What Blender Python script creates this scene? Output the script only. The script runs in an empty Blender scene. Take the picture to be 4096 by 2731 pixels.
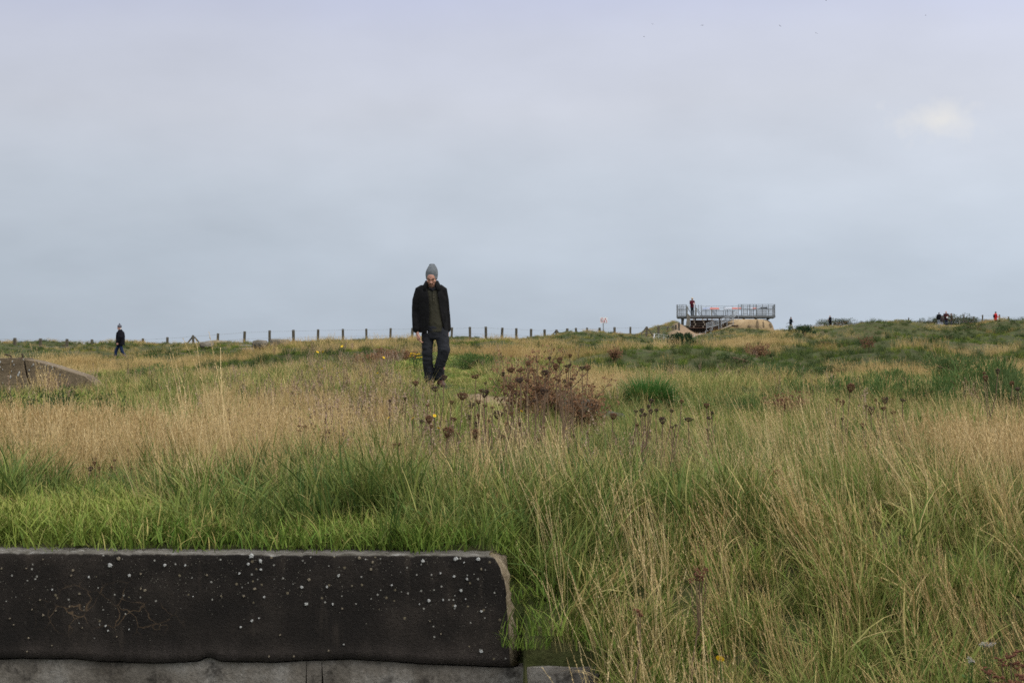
import bpy, bmesh, math, random
import numpy as np
from mathutils import Vector, Matrix, Euler

# ------------------------------------------------------------------ camera, sky, sun, exposure
scene = bpy.context.scene
col = scene.collection
R = math.radians
F, CX, YH = 6430.0, 2048.0, 1400.0          # focal length, centre column and eye-level row of the photograph, in its pixels

cam_d = bpy.data.cameras.new("camera")
cam = bpy.data.objects.new("camera", cam_d)
col.objects.link(cam)
cam.location = (0, 0, 0)
cam.rotation_euler = (R(90), 0, 0)
cam_d.sensor_width = 22.3
cam_d.lens = F * 22.3 / 4096
cam_d.shift_y = (YH - 1365.5) / 4096
cam_d.clip_start = 0.05
cam_d.clip_end = 4000
cam_d.dof.use_dof = True
cam_d.dof.focus_distance = 13.0
cam_d.dof.aperture_fstop = 8.0
scene.camera = cam

SUN_EL, SUN_AZ = R(42), R(118)              # azimuth clockwise from +y: behind the camera and to the right
world = bpy.data.worlds.new("World")
scene.world = world
world.use_nodes = True
wt = world.node_tree
wt.nodes.clear()
def wn(t, **k):
    n = wt.nodes.new(t)
    for a, b in k.items():
        setattr(n, a, b)
    return n
def wl(a, b): wt.links.new(a, b)
def wmath(op, a, b=None, clamp=False):
    n = wn('ShaderNodeMath', operation=op, use_clamp=clamp)
    for i, v in enumerate((a, b)):
        if v is None: continue
        if isinstance(v, (int, float)): n.inputs[i].default_value = v
        else: wl(v, n.inputs[i])
    return n.outputs[0]
def srgb(r, g, b):
    f = lambda c: (c / 255 / 12.92) if c / 255 <= 0.04045 else ((c / 255 + 0.055) / 1.055) ** 2.4
    return (f(r), f(g), f(b), 1)
sky = wn('ShaderNodeTexSky', sky_type='NISHITA', sun_disc=False, sun_elevation=SUN_EL, sun_rotation=SUN_AZ)
bg_sky = wn('ShaderNodeBackground'); bg_sky.inputs[1].default_value = 0.09
wl(sky.outputs[0], bg_sky.inputs[0])
tc = wn('ShaderNodeTexCoord')
sep = wn('ShaderNodeSeparateXYZ'); wl(tc.outputs['Generated'], sep.inputs[0])
# layer of cloud: coordinates on a flat ceiling, so that clouds flatten towards the horizon
zc = wmath('ADD', wmath('MAXIMUM', sep.outputs[2], 0.0), 0.36)
px = wmath('DIVIDE', sep.outputs[0], zc); py = wmath('DIVIDE', sep.outputs[1], zc)
comb = wn('ShaderNodeCombineXYZ'); wl(px, comb.inputs[0]); wl(py, comb.inputs[1])
n1 = wn('ShaderNodeTexNoise'); n1.inputs['Scale'].default_value = 2.0; n1.inputs['Detail'].default_value = 5; n1.inputs['Roughness'].default_value = 0.5
wl(comb.outputs[0], n1.inputs['Vector'])
n2 = wn('ShaderNodeTexNoise'); n2.inputs['Scale'].default_value = 6.5; n2.inputs['Detail'].default_value = 6; n2.inputs['Roughness'].default_value = 0.5
wl(comb.outputs[0], n2.inputs['Vector'])
ramp = wn('ShaderNodeValToRGB')
els = [(0.0, (183, 195, 209)), (0.045, (188, 199, 213)), (0.10, (199, 207, 219)), (0.15, (204, 208, 219)), (0.19, (202, 206, 221)), (0.215, (196, 201, 223)), (0.30, (198, 203, 221)), (0.5, (214, 218, 227)), (1.0, (226, 229, 235))]
cr = ramp.color_ramp
while len(cr.elements) < len(els): cr.elements.new(0.5)
for e, (p, c) in zip(cr.elements, els):
    e.position = p; e.color = srgb(*c)
jit = wmath('MULTIPLY', wmath('SUBTRACT', n1.outputs[0], 0.5), 0.05)
wl(wmath('ADD', sep.outputs[2], jit), ramp.inputs[0])
# brighter towards the veiled sun
sd = wn('ShaderNodeVectorMath', operation='DOT_PRODUCT')
wl(tc.outputs['Generated'], sd.inputs[0])
sd.inputs[1].default_value = (math.sin(SUN_AZ) * math.cos(SUN_EL), math.cos(SUN_AZ) * math.cos(SUN_EL), math.sin(SUN_EL))
g0 = wmath('MULTIPLY_ADD', sd.outputs['Value'], 0.46)
wt.nodes[-1].inputs[2].default_value = 1.15
soft = wmath('MULTIPLY', wmath('SUBTRACT', n2.outputs[0], 0.5), 0.15)
soft2 = wmath('MULTIPLY', wmath('SUBTRACT', n1.outputs[0], 0.5), 0.28)
# the one small bright cumulus wisp seen low on the right
wv = Vector(((3745 - CX) / F, 1.0, (YH - 475) / F)).normalized()
df = wn('ShaderNodeVectorMath', operation='SUBTRACT'); wl(tc.outputs['Generated'], df.inputs[0]); df.inputs[1].default_value = wv
ds_ = wn('ShaderNodeVectorMath', operation='MULTIPLY'); wl(df.outputs[0], ds_.inputs[0]); ds_.inputs[1].default_value = (0.8, 0.8, 1.7)
dd = wn('ShaderNodeVectorMath', operation='LENGTH'); wl(ds_.outputs[0], dd.inputs[0])
n3 = wn('ShaderNodeTexNoise'); n3.inputs['Scale'].default_value = 42; n3.inputs['Detail'].default_value = 6; wl(tc.outputs['Generated'], n3.inputs['Vector'])
wobble = wmath('MULTIPLY', wmath('SUBTRACT', n3.outputs[0], 0.45), 0.085)
wisp = wmath('SUBTRACT', 1.0, wmath('DIVIDE', wmath('ADD', dd.outputs['Value'], wobble), 0.032), clamp=True)
wisp = wmath('MULTIPLY', wisp, 0.82)
# an overcast sky brightens overhead
mr = wn('ShaderNodeMapRange', interpolation_type='SMOOTHSTEP'); wl(sep.outputs[2], mr.inputs[0])
mr.inputs[1].default_value = 0.22; mr.inputs[2].default_value = 0.95; mr.inputs[4].default_value = 1.5
gain = wmath('ADD', wmath('ADD', wmath('ADD', wmath('ADD', g0, soft), soft2), 0.0), mr.outputs[0])
mul = wn('ShaderNodeVectorMath', operation='SCALE'); wl(ramp.outputs[0], mul.inputs[0]); wl(gain, mul.inputs[3])
wm = wn('ShaderNodeMix', data_type='RGBA'); wl(wisp, wm.inputs[0]); wl(mul.outputs[0], wm.inputs[6]); wm.inputs[7].default_value = srgb(236, 234, 231)
bg_cl = wn('ShaderNodeBackground'); bg_cl.inputs[1].default_value = 1.0
wl(wm.outputs[2], bg_cl.inputs[0])
mixs = wn('ShaderNodeMixShader'); mixs.inputs[0].default_value = 0.93
wl(bg_sky.outputs[0], mixs.inputs[1]); wl(bg_cl.outputs[0], mixs.inputs[2])
wo = wn('ShaderNodeOutputWorld'); wl(mixs.outputs[0], wo.inputs[0])

sun_d = bpy.data.lights.new("sun", 'SUN')
sun_d.energy = 1.5; sun_d.angle = R(24); sun_d.color = (1.0, 0.95, 0.87)
sun = bpy.data.objects.new("sun", sun_d); col.objects.link(sun)
sv = Vector((math.sin(SUN_AZ) * math.cos(SUN_EL), math.cos(SUN_AZ) * math.cos(SUN_EL), math.sin(SUN_EL)))
sun.rotation_euler = sv.to_track_quat('Z', 'Y').to_euler()
sun.location = sv * 60

vs = scene.view_settings
vs.view_transform = 'Standard'; vs.look = 'None'; vs.exposure = 0.0; vs.gamma = 1.0; vs.use_curve_mapping = False
scene.render.engine = 'CYCLES'
cy = scene.cycles
cy.max_bounces = 3; cy.diffuse_bounces = 1; cy.glossy_bounces = 1; cy.transmission_bounces = 2; cy.transparent_max_bounces = 6
cy.use_denoising = False
cy.filter_width = 1.6
cy.sample_clamp_indirect = 4

# ------------------------------------------------------------------ helpers
rng = np.random.default_rng(11)
random.seed(5)
def px2x(u, d): return (u - CX) / F * d
def P(u, v, d): return Vector(((u - CX) / F * d, d, (YH - v) / F * d))
def S(p, d): return p * d / F                       # pixels of the photograph -> metres at distance d

def tag(o, label=None, cat=None, group=None, kind=None):
    if label: o['label'] = label
    if cat: o['category'] = cat
    if group: o['group'] = group
    if kind: o['kind'] = kind
    return o
def mesh(name, v, f, mats=None, smooth=False):
    me = bpy.data.meshes.new(name)
    me.from_pydata([tuple(map(float, p)) for p in v] if not isinstance(v, np.ndarray) else v.tolist(), [], f)
    me.update()
    for m in (mats or []): me.materials.append(m)
    if smooth:
        me.polygons.foreach_set('use_smooth', [True] * len(me.polygons))
    return me
def ob(name, me, parent=None, loc=None, rot=None):
    o = bpy.data.objects.new(name, me); col.objects.link(o)
    if parent is not None: o.parent = parent
    if loc is not None: o.location = loc
    if rot is not None: o.rotation_euler = rot
    return o
def empty(name, loc=(0, 0, 0), rot=(0, 0, 0)):
    o = bpy.data.objects.new(name, None); col.objects.link(o)
    o.empty_display_size = 0.1; o.location = loc; o.rotation_euler = rot
    return o
def copy_tree(o, parent=None):
    c = o.copy(); col.objects.link(c); c.parent = parent
    for ch in list(o.children): copy_tree(ch, c)
    return c

class MB:
    """collects simple shapes into vertex and face lists"""
    def __init__(s): s.v = []; s.f = []
    def add(s, v, f):
        b = len(s.v); s.v += [tuple(p) for p in v]; s.f += [tuple(i + b for i in q) for q in f]; return s
    def box(s, lo, hi):
        x0, y0, z0 = lo; x1, y1, z1 = hi
        return s.add([(x0,y0,z0),(x1,y0,z0),(x1,y1,z0),(x0,y1,z0),(x0,y0,z1),(x1,y0,z1),(x1,y1,z1),(x0,y1,z1)],
                     [(0,3,2,1),(4,5,6,7),(0,1,5,4),(1,2,6,5),(2,3,7,6),(3,0,4,7)])
    def bar(s, a, b, w, h=None, n=4):
        a, b = Vector(a), Vector(b); t = (b - a).normalized()
        up = Vector((0, 0, 1)) if abs(t.z) < 0.9 else Vector((0, 1, 0))
        x = t.cross(up).normalized(); y = x.cross(t); h = h or w
        ring = [(math.cos(q), math.sin(q)) for q in [math.pi / n + 2 * math.pi * i / n for i in range(n)]]
        k = 1 / math.cos(math.pi / n)
        v = [c + x * (w / 2 * k * p) + y * (h / 2 * k * q) for c in (a, b) for p, q in ring]
        f = [(i, (i + 1) % n, n + (i + 1) % n, n + i) for i in range(n)] + [tuple(range(n))[::-1], tuple(range(n, 2 * n))]
        return s.add(v, f)
    def tube(s, pts, rad, n=10, flat=None, hint=(0, -1, 0.02), cap=True):
        pts = [Vector(p) for p in pts]
        if not isinstance(rad, (list, tuple)): rad = [rad] * len(pts)
        flat = flat or [1.0] * len(pts)
        if not isinstance(flat, (list, tuple)): flat = [flat] * len(pts)
        if cap:                                                        # rounded ends
            t0 = (pts[0] - pts[1]).normalized(); t1 = (pts[-1] - pts[-2]).normalized()
            pts = [pts[0] + t0 * rad[0] * .8, pts[0] + t0 * rad[0] * .5] + pts + [pts[-1] + t1 * rad[-1] * .5, pts[-1] + t1 * rad[-1] * .8]
            rad = [rad[0] * .35, rad[0] * .8] + list(rad) + [rad[-1] * .8, rad[-1] * .35]
            flat = [flat[0]] * 2 + list(flat) + [flat[-1]] * 2
        b = len(s.v); h = Vector(hint)
        for i, p in enumerate(pts):
            t = (pts[min(i + 1, len(pts) - 1)] - pts[max(i - 1, 0)]).normalized()
            A = (h - t * h.dot(t)).normalized(); B = t.cross(A)
            for k in range(n):
                q = 2 * math.pi * k / n
                s.v.append(tuple(p + A * (rad[i] * flat[i] * math.cos(q)) + B * (rad[i] * math.sin(q))))
        m = len(pts)
        for i in range(m - 1):
            for k in range(n):
                s.f.append((b + i * n + k, b + i * n + (k + 1) % n, b + (i + 1) * n + (k + 1) % n, b + (i + 1) * n + k))
        s.f.append(tuple(b + k for k in range(n))[::-1]); s.f.append(tuple(b + (m - 1) * n + k for k in range(n)))
        return s
    def rings(s, rg, n=24, capped=True):
        """rg: (cx, cy, cz, rx, ry) ellipses, stacked"""
        b = len(s.v)
        for (x, y, z, rx, ry) in rg:
            for k in range(n):
                q = 2 * math.pi * k / n
                s.v.append((x + rx * math.cos(q), y + ry * math.sin(q), z))
        for i in range(len(rg) - 1):
            for k in range(n):
                s.f.append((b + i * n + k, b + i * n + (k + 1) % n, b + (i + 1) * n + (k + 1) % n, b + (i + 1) * n + k))
        if capped:
            s.f.append(tuple(b + k for k in range(n))[::-1]); s.f.append(tuple(b + (len(rg) - 1) * n + k for k in range(n)))
        return s
    def ball(s, c, r, sc=(1, 1, 1), n=10, m=6):
        rg = []
        c = Vector(c)
        b = len(s.v)
        for i in range(1, m):
            a = -math.pi / 2 + math.pi * i / m
            for k in range(n):
                q = 2 * math.pi * k / n
                s.v.append((c.x + r * sc[0] * math.cos(a) * math.cos(q), c.y + r * sc[1] * math.cos(a) * math.sin(q), c.z + r * sc[2] * math.sin(a)))
        for i in range(m - 2):
            for k in range(n):
                s.f.append((b + i * n + k, b + i * n + (k + 1) % n, b + (i + 1) * n + (k + 1) % n, b + (i + 1) * n + k))
        s.f.append(tuple(b + k for k in range(n))[::-1]); s.f.append(tuple(b + (m - 2) * n + k for k in range(n)))
        return s
    def prism(s, poly, axis_y0, axis_y1):
        """poly: (x, z) outline, extruded in y"""
        n = len(poly)
        v = [(x, axis_y0, z) for x, z in poly] + [(x, axis_y1, z) for x, z in poly]
        f = [tuple(range(n)), tuple(range(n, 2 * n))[::-1]] + [(i, n + i, n + (i + 1) % n, (i + 1) % n) for i in range(n)]
        return s.add(v, f)
    def me(s, name, m=None, smooth=False): return mesh(name, s.v, s.f, [m] if m else None, smooth)
    def build(s, name, m=None, parent=None, loc=None, rot=None, smooth=False): return ob(name, s.me(name, m, smooth), parent, loc, rot)

def voxel(me, size, smooth=2, factor=0.5):
    """one continuous surface over all the shapes in a mesh"""
    o = bpy.data.objects.new('tmp', me); col.objects.link(o)
    m = o.modifiers.new('r', 'REMESH'); m.mode = 'VOXEL'; m.voxel_size = size; m.use_smooth_shade = True
    if smooth:
        k = o.modifiers.new('s', 'SMOOTH'); k.factor = factor; k.iterations = smooth
    dg = bpy.context.evaluated_depsgraph_get(); dg.update()
    out = bpy.data.meshes.new_from_object(o.evaluated_get(dg))
    mats = list(me.materials)
    bpy.data.objects.remove(o); bpy.data.meshes.remove(me)
    if not out.materials:
        for q in mats: out.materials.append(q)
    out.polygons.foreach_set('use_smooth', [True] * len(out.polygons))
    return out
def solidify(me, t):
    o = bpy.data.objects.new('tmp', me); col.objects.link(o)
    m = o.modifiers.new('s', 'SOLIDIFY'); m.thickness = t; m.offset = 0
    dg = bpy.context.evaluated_depsgraph_get(); dg.update()
    out = bpy.data.meshes.new_from_object(o.evaluated_get(dg))
    bpy.data.objects.remove(o); bpy.data.meshes.remove(me)
    return out

# value noise for placing things
def _h(ix, iy, s):
    n = (ix.astype(np.int64) * 374761393 + iy.astype(np.int64) * 668265263 + s * 982451653) & 0x7fffffff
    n = ((n ^ (n >> 13)) * 1274126177) & 0x7fffffff
    return ((n ^ (n >> 16)) & 0xffff) / 65535.0
def vn(x, y, s=0):
    x = np.asarray(x, float); y = np.asarray(y, float)
    ix, iy = np.floor(x), np.floor(y); fx, fy = x - ix, y - iy
    fx = fx * fx * (3 - 2 * fx); fy = fy * fy * (3 - 2 * fy)
    a = _h(ix, iy, s); b = _h(ix + 1, iy, s); c = _h(ix, iy + 1, s); d = _h(ix + 1, iy + 1, s)
    return a + (b - a) * fx + (c - a) * fy + (a - b - c + d) * fx * fy
def fbm(x, y, s=0, o=3):
    t = 0; a = 0.5; w = 0
    for i in range(o):
        t = t + a * vn(np.asarray(x) * 2 ** i + 17.3 * i, np.asarray(y) * 2 ** i - 9.1 * i, s + i); w += a; a *= 0.5
    return t / w
def sst(a, b, x):
    t = np.clip((np.asarray(x, float) - a) / (b - a), 0, 1)
    return t * t * (3 - 2 * t)

# ------------------------------------------------------------------ materials
class N:
    def __init__(s, name):
        s.m = bpy.data.materials.new(name); s.m.use_nodes = True
        s.t = s.m.node_tree; s.t.nodes.clear()
        s.out = s.n('ShaderNodeOutputMaterial')
        s.c = s.n('ShaderNodeTexCoord')
    def n(s, t, **k):
        q = s.t.nodes.new(t)
        for a, b in k.items(): setattr(q, a, b)
        return q
    def put(s, sock, v):
        if isinstance(v, bpy.types.NodeSocket): s.t.links.new(v, sock)
        elif isinstance(v, (tuple, list)) and len(v) == 3 and sock.type == 'RGBA': sock.default_value = (*v, 1)
        else: sock.default_value = v
    def math(s, op, a, b=0.0, c=0.0, clamp=False):
        q = s.n('ShaderNodeMath', operation=op, use_clamp=clamp)
        s.put(q.inputs[0], a); s.put(q.inputs[1], b); s.put(q.inputs[2], c)
        return q.outputs[0]
    def noise(s, scale, detail=4, rough=0.55, vec=None, dist=0.0):
        q = s.n('ShaderNodeTexNoise'); s.put(q.inputs['Scale'], scale); s.put(q.inputs['Detail'], detail); s.put(q.inputs['Roughness'], rough); s.put(q.inputs['Distortion'], dist)
        s.put(q.inputs['Vector'], vec if vec is not None else s.c.outputs['Object'])
        return q.outputs[0]
    def scaled(s, vec3):
        q = s.n('ShaderNodeMapping'); q.inputs['Scale'].default_value = vec3
        s.put(q.inputs['Vector'], s.c.outputs['Object']); return q.outputs[0]
    def ramp(s, fac, stops, interp='LINEAR'):
        q = s.n('ShaderNodeValToRGB'); q.color_ramp.interpolation = interp
        e = q.color_ramp.elements
        while len(e) < len(stops): e.new(0.5)
        for k, (p, c) in zip(e, stops):
            k.position = p; k.color = (*c, 1) if isinstance(c, tuple) else (c, c, c, 1)
        s.put(q.inputs[0], fac); return q.outputs[0]
    def mix(s, fac, a, b, blend='MIX'):
        q = s.n('ShaderNodeMix', data_type='RGBA', blend_type=blend)
        s.put(q.inputs[0], fac); s.put(q.inputs[6], a); s.put(q.inputs[7], b); return q.outputs[2]
    def step(s, x, a, b):
        q = s.n('ShaderNodeMapRange', interpolation_type='SMOOTHSTEP')
        s.put(q.inputs[0], x); q.inputs[1].default_value = a; q.inputs[2].default_value = b
        return q.outputs[0]
    def bump(s, h, dist=0.01, strength=0.6):
        q = s.n('ShaderNodeBump'); s.put(q.inputs['Height'], h); q.inputs['Distance'].default_value = dist; q.inputs['Strength'].default_value = strength
        return q.outputs[0]
    def attr(s, name, typ='GEOMETRY'):
        q = s.n('ShaderNodeAttribute', attribute_name=name, attribute_type=typ); return q
    def bsdf(s, colr, rough=0.8, spec=0.3, metal=0.0, normal=None):
        q = s.n('ShaderNodeBsdfPrincipled')
        s.put(q.inputs['Base Color'], colr); s.put(q.inputs['Roughness'], rough); s.put(q.inputs['Specular IOR Level'], spec); s.put(q.inputs['Metallic'], metal)
        if normal is not None: s.put(q.inputs['Normal'], normal)
        return q.outputs[0]
    def done(s, sh): s.put(s.out.inputs[0], sh); return s.m

def plain(name, c, rough=0.8, var=0.15, scale=20, metal=0.0, spec=0.3, bump=0.0):
    k = N(name)
    v = k.noise(scale, 4)
    cc = k.mix(1.0, c, k.ramp(v, [(0.25, 1 - var), (0.75, 1 + var)]), 'MULTIPLY')
    nm = k.bump(k.noise(scale * 3, 3), bump) if bump else None
    return k.done(k.bsdf(cc, rough, spec, metal, nm))
def cloth(name, c, var=0.25, weave=260, fold=9):
    k = N(name)
    f = k.noise(fold, 4, 0.5)
    cc = k.mix(1.0, c, k.ramp(f, [(0.25, 1 - var), (0.75, 1 + var)]), 'MULTIPLY')
    nm = k.bump(k.math('ADD', k.math('MULTIPLY', f, 1.0), k.math('MULTIPLY', k.noise(weave, 2), 0.06)), 0.03, 0.7)
    sh = k.n('ShaderNodeBsdfPrincipled')
    k.put(sh.inputs['Base Color'], cc); sh.inputs['Roughness'].default_value = 0.92; sh.inputs['Specular IOR Level'].default_value = 0.12
    k.put(sh.inputs['Normal'], nm)
    return k.done(sh.outputs[0])
# ------------------------------------------------------------------ the lie of the land
DD = np.array([6.7, 9, 12, 16, 24, 35, 50, 76, 90, 105, 120, 140, 160, 200, 260.])
near = lambda a: [2185, 1971, 1807, 1681, a]
COLS = {
    0:    near(1590) + [1520, 1465, 1420, 1374, 1384, 1392, 1390, 1395, 1400, 1402],
    240:  near(1590) + [1518, 1462, 1425, 1387, 1388, 1396, 1390, 1395, 1400, 1402],
    455:  near(1585) + [1512, 1458, 1424, 1368, 1382, 1396, 1390, 1395, 1400, 1402],
    640:  near(1580) + [1508, 1452, 1405, 1380, 1384, 1396, 1390, 1395, 1400, 1402],
    900:  near(1572) + [1500, 1443, 1388, 1374, 1374, 1384, 1385, 1395, 1400, 1402],
    1300: near(1553) + [1482, 1428, 1378, 1364, 1364, 1374, 1380, 1392, 1400, 1402],
    1720: near(1545) + [1470, 1418, 1370, 1360, 1360, 1370, 1376, 1390, 1400, 1402],
    2050: near(1550) + [1476, 1426, 1376, 1364, 1362, 1372, 1372, 1388, 1400, 1402],
    2310: near(1562) + [1490, 1438, 1384, 1331, 1336, 1350, 1362, 1380, 1400, 1402],
    2500: near(1572) + [1498, 1442, 1390, 1362, 1345, 1340, 1345, 1370, 1395, 1402],
    2640: near(1582) + [1502, 1444, 1396, 1375, 1368, 1355, 1312, 1310, 1380, 1400],
    2700: near(1584) + [1503, 1445, 1397, 1378, 1370, 1357, 1288, 1300, 1370, 1400],
    2790: near(1588) + [1505, 1446, 1396, 1374, 1366, 1364, 1340, 1312, 1360, 1400],
    2920: near(1590) + [1506, 1446, 1394, 1362, 1342, 1323, 1326, 1322, 1330, 1390],
    3100: near(1592) + [1506, 1445, 1390, 1358, 1334, 1316, 1320, 1320, 1322, 1345],
    3330: near(1592) + [1505, 1443, 1384, 1352, 1326, 1304, 1306, 1307, 1305, 1310],
    3620: near(1592) + [1503, 1440, 1380, 1346, 1318, 1296, 1296, 1298, 1300, 1296],
    3800: near(1592) + [1502, 1438, 1372, 1340, 1322, 1312, 1308, 1306, 1302, 1290],
    3960: near(1592) + [1501, 1436, 1362, 1300, 1302, 1308, 1306, 1302, 1298, 1290],
    4060: near(1592) + [1500, 1434, 1356, 1287, 1296, 1304, 1302, 1300, 1294, 1288],
}
CU = np.array(sorted(COLS)); CZ = np.array([[(YH - p) / F * d for p, d in zip(COLS[u], DD)] for u in CU])
LD = np.log(DD)
# hummocks between the old shell holes: column, distance, height, radius
MOUNDS = [(3300, 62, .50, 2.6), (2960, 50, .42, 2.4), (3700, 54, .50, 2.8), (2480, 46, .36, 2.2), (640, 50, .42, 2.4), (1180, 54, .36, 2.4), (250, 60, .45, 2.6), (3500, 44, .36, 2.0), (3950, 60, .55, 3.0), (2200, 66, .40, 2.6), (3120, 74, .45, 2.6), (2840, 84, .40, 2.4), (3520, 82, .50, 2.8), (900, 62, .36, 2.4), (1500, 60, .34, 2.2), (4080, 44, .40, 2.2), (2700, 38, .30, 1.8), (420, 42, .34, 2.0)]
ANCHORS = []                                               # local corrections so that the land meets feet and posts where it should
def ground(x, y):
    x = np.asarray(x, float); y = np.asarray(y, float)
    yy = np.maximum(y, 0.5)
    u = np.clip(CX + F * x / yy, CU[0], CU[-1]); l = np.clip(np.log(yy), LD[0], LD[-1])
    i = np.clip(np.searchsorted(CU, u) - 1, 0, len(CU) - 2); j = np.clip(np.searchsorted(LD, l) - 1, 0, len(LD) - 2)
    a = (u - CU[i]) / (CU[i + 1] - CU[i]); b = (l - LD[j]) / (LD[j + 1] - LD[j])
    a = a * a * (3 - 2 * a)
    z = (CZ[i, j] * (1 - a) + CZ[i + 1, j] * a) * (1 - b) + (CZ[i, j + 1] * (1 - a) + CZ[i + 1, j + 1] * a) * b
    amp = np.interp(y, [0, 8, 14, 24, 40, 80, 120, 160, 300], [0, .03, .06, .10, .75, 1.1, .8, .35, .4])
    z = z + amp * ((fbm(x / 4.5, y / 6.0, 3, 3) - 0.5) * 1.5 + (fbm(x / 1.6, y / 2.2, 9, 2) - 0.5) * 0.5)
    for mu, md, mh, mr_ in MOUNDS: z = z + mh * np.exp(-(((x - px2x(mu, md)) / (mr_ * 1.25)) ** 2 + ((y - md) / mr_) ** 2)) * (1 + .5 * (fbm(x / .9, y / 1.2, 15, 2) - .5))
    for ax, ay, ar, adz in ANCHORS: z = z + adz * np.exp(-((x - ax) ** 2 + (y - ay) ** 2) / ar ** 2)
    # the trench before the wall and the bank beside its end
    sx = sst(-0.09, 0.015, x)
    wallstep = np.clip((6.66 - y) / 0.08, 0, 1)
    bank = sst(7.5, 5.2, y) * (0.94 + 0.12 * vn(x * 3, y * 3, 5))
    z = z - 0.84 * np.maximum((1 - sst(.035, .06, x)) * wallstep, sx * bank)
    z = z - .30 * sst(.05, .08, x) * (1 - sst(.355, .375, x)) * (1 - sst(6.40, 6.425, y))      # below the broken ledge
    return z
def gz(x, y): return float(ground(np.array([x]), np.array([y]))[0])
for au, ad, apy, ar in ((1736, 24, 1545, 3.0), (481, 77, 1430, 6), (3163, 196, 1318, 7), (3775, 180, 1306, 8), (3982, 172, 1306, 7), (3321, 199, 1316, 6), (60, 90, 1376, 7), (270, 90, 1386, 7), (455, 90, 1367, 7), (640, 92, 1382, 7), (900, 96, 1374, 8), (1050, 92, 1374, 8), (1200, 95, 1372, 8), (1350, 93, 1370, 8), (1500, 97, 1368, 8), (1630, 93, 1364, 8), (1750, 97, 1362, 8), (1900, 95, 1362, 8), (2020, 97, 1364, 8), (2150, 97, 1360, 6), (2310, 93, 1330, 6), (2450, 112, 1340, 7), (2685, 140, 1284, 4), (2990, 118, 1320, 7), (3170, 120, 1330, 10), (3330, 122, 1324, 8), (3470, 122, 1318, 8), (3620, 122, 1300, 6), (3770, 118, 1324, 9), (3900, 112, 1322, 7), (4060, 90, 1290, 6), (3165, 143, 1327, 9), (3330, 143, 1317, 8), (3460, 142, 1312, 8), (3775, 142, 1318, 9), (3980, 95, 1302, 6), (1664, 88, 1360, 6), (1408, 102, 1361, 6), (1536, 102, 1359, 6), (1792, 88, 1360, 6), (2048, 102, 1359, 6), (2176, 102, 1349, 5), (2304, 96, 1329, 5), (1280, 89, 1367, 6), (896, 108, 1366, 6), (481, 70, 1440, 5), (481, 62, 1452, 6), (481, 77, 1432, 3), (481, 55, 1458, 6), (490, 48, 1472, 6), (900, 77, 1378, 5), (1024, 77, 1374, 5), (1664, 81, 1364, 5), (2304, 89, 1331, 5), (3163, 180, 1327, 8), (3321, 186, 1319, 7), (3328, 108, 1322, 7), (3775, 168, 1316, 7), (3980, 91, 1297, 5), (512, 96, 1362, 4), (2718, 80, 1404, 6), (2760, 92, 1388, 5), (2700, 105, 1378, 6), (2770, 120, 1372, 5), (2720, 68, 1420, 6), (2880, 104, 1352, 6), (3640, 128, 1284, 4.5), (4055, 90, 1281, 4.5), (3400, 100, 1318, 3)):
    ax_ = px2x(au, ad); ANCHORS.append((ax_, ad, ar, (YH - apy) / F * ad - gz(ax_, ad)))
def onground(u, d): return Vector((px2x(u, d), d, gz(px2x(u, d), d)))

def dirt_mask(x, y):
    """bare earth: the trodden path at the man's feet and the gravel before the platform"""
    u = CX + F * x / np.maximum(y, 1)
    n = fbm(x * 2.2, y * 1.3, 41, 3)
    a = 1 - np.sqrt(((u - 1925 + (y - 20) * 16) / 170) ** 2 + ((y - 19.6) / 2.3) ** 2)
    a = sst(0.0, 0.5, a + (n - .5) * 1.5)
    b = (1 - sst(0, 1, np.abs((u - 2745 - (y - 125) * 1.6) / 85))) * sst(112, 118, y) * (1 - sst(150, 156, y))
    b = sst(.12, .3, b + (n - .5) * .12)
    c = 1 - np.sqrt(((u - 2340) / 150) ** 2 + ((y - 84) / 3.5) ** 2)
    c = .5 * sst(0.1, 0.6, c + (n - .5) * 0.9)
    g = 1 - np.sqrt(((u - 2560) / 60) ** 2 + ((y - 122) / 4) ** 2)
    g = sst(0.0, 0.5, g + (n - .5) * 0.7)
    e = sst(9.1, 7.0, y) * 0
    return np.clip(np.maximum.reduce([a, b, c, g]), 0, 1)

def gmat():
    k = N('earth_and_thatch')
    pos = k.c.outputs['Object']
    big = k.noise(0.35, 5, 0.6); mid = k.noise(2.5, 5, 0.6); fine = k.noise(28, 5, 0.7)
    base = k.ramp(big, [(0.3, (0.030, 0.036, 0.012)), (0.5, (0.055, 0.056, 0.020)), (0.7, (0.095, 0.074, 0.036))])
    base = k.mix(k.step(mid, 0.42, 0.68), base, (0.055, 0.068, 0.020))
    base = k.mix(1.0, base, k.ramp(fine, [(0.2, 0.45), (0.8, 1.5)]), 'MULTIPLY')
    earth = k.ramp(k.noise(5, 6, 0.65), [(0.25, (0.16, 0.105, 0.060)), (0.5, (0.23, 0.155, 0.092)), (0.8, (0.31, 0.225, 0.145))])
    earth = k.mix(1.0, earth, k.ramp(fine, [(0.2, 0.7), (0.8, 1.25)]), 'MULTIPLY')
    cc = k.mix(k.attr('dirt').outputs['Fac'], base, earth)
    nm = k.bump(k.math('ADD', mid, k.math('MULTIPLY', fine, 0.5)), 0.05, 0.8)
    return k.done(k.bsdf(cc, 0.95, 0.1, 0, nm))
M_GROUND = gmat()
def spaced(lo, hi, c, near_step, n):
    """coordinates dense around c"""
    s = math.asinh((hi - c) / near_step / 12); r = math.asinh((lo - c) / near_step / 12)
    t = np.linspace(r, s, n); return c + near_step * 12 * np.sinh(t)
gx = np.unique(np.concatenate([spaced(-420, 420, 0, 0.11, 240), np.linspace(-0.1, 0.45, 45)]))
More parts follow.
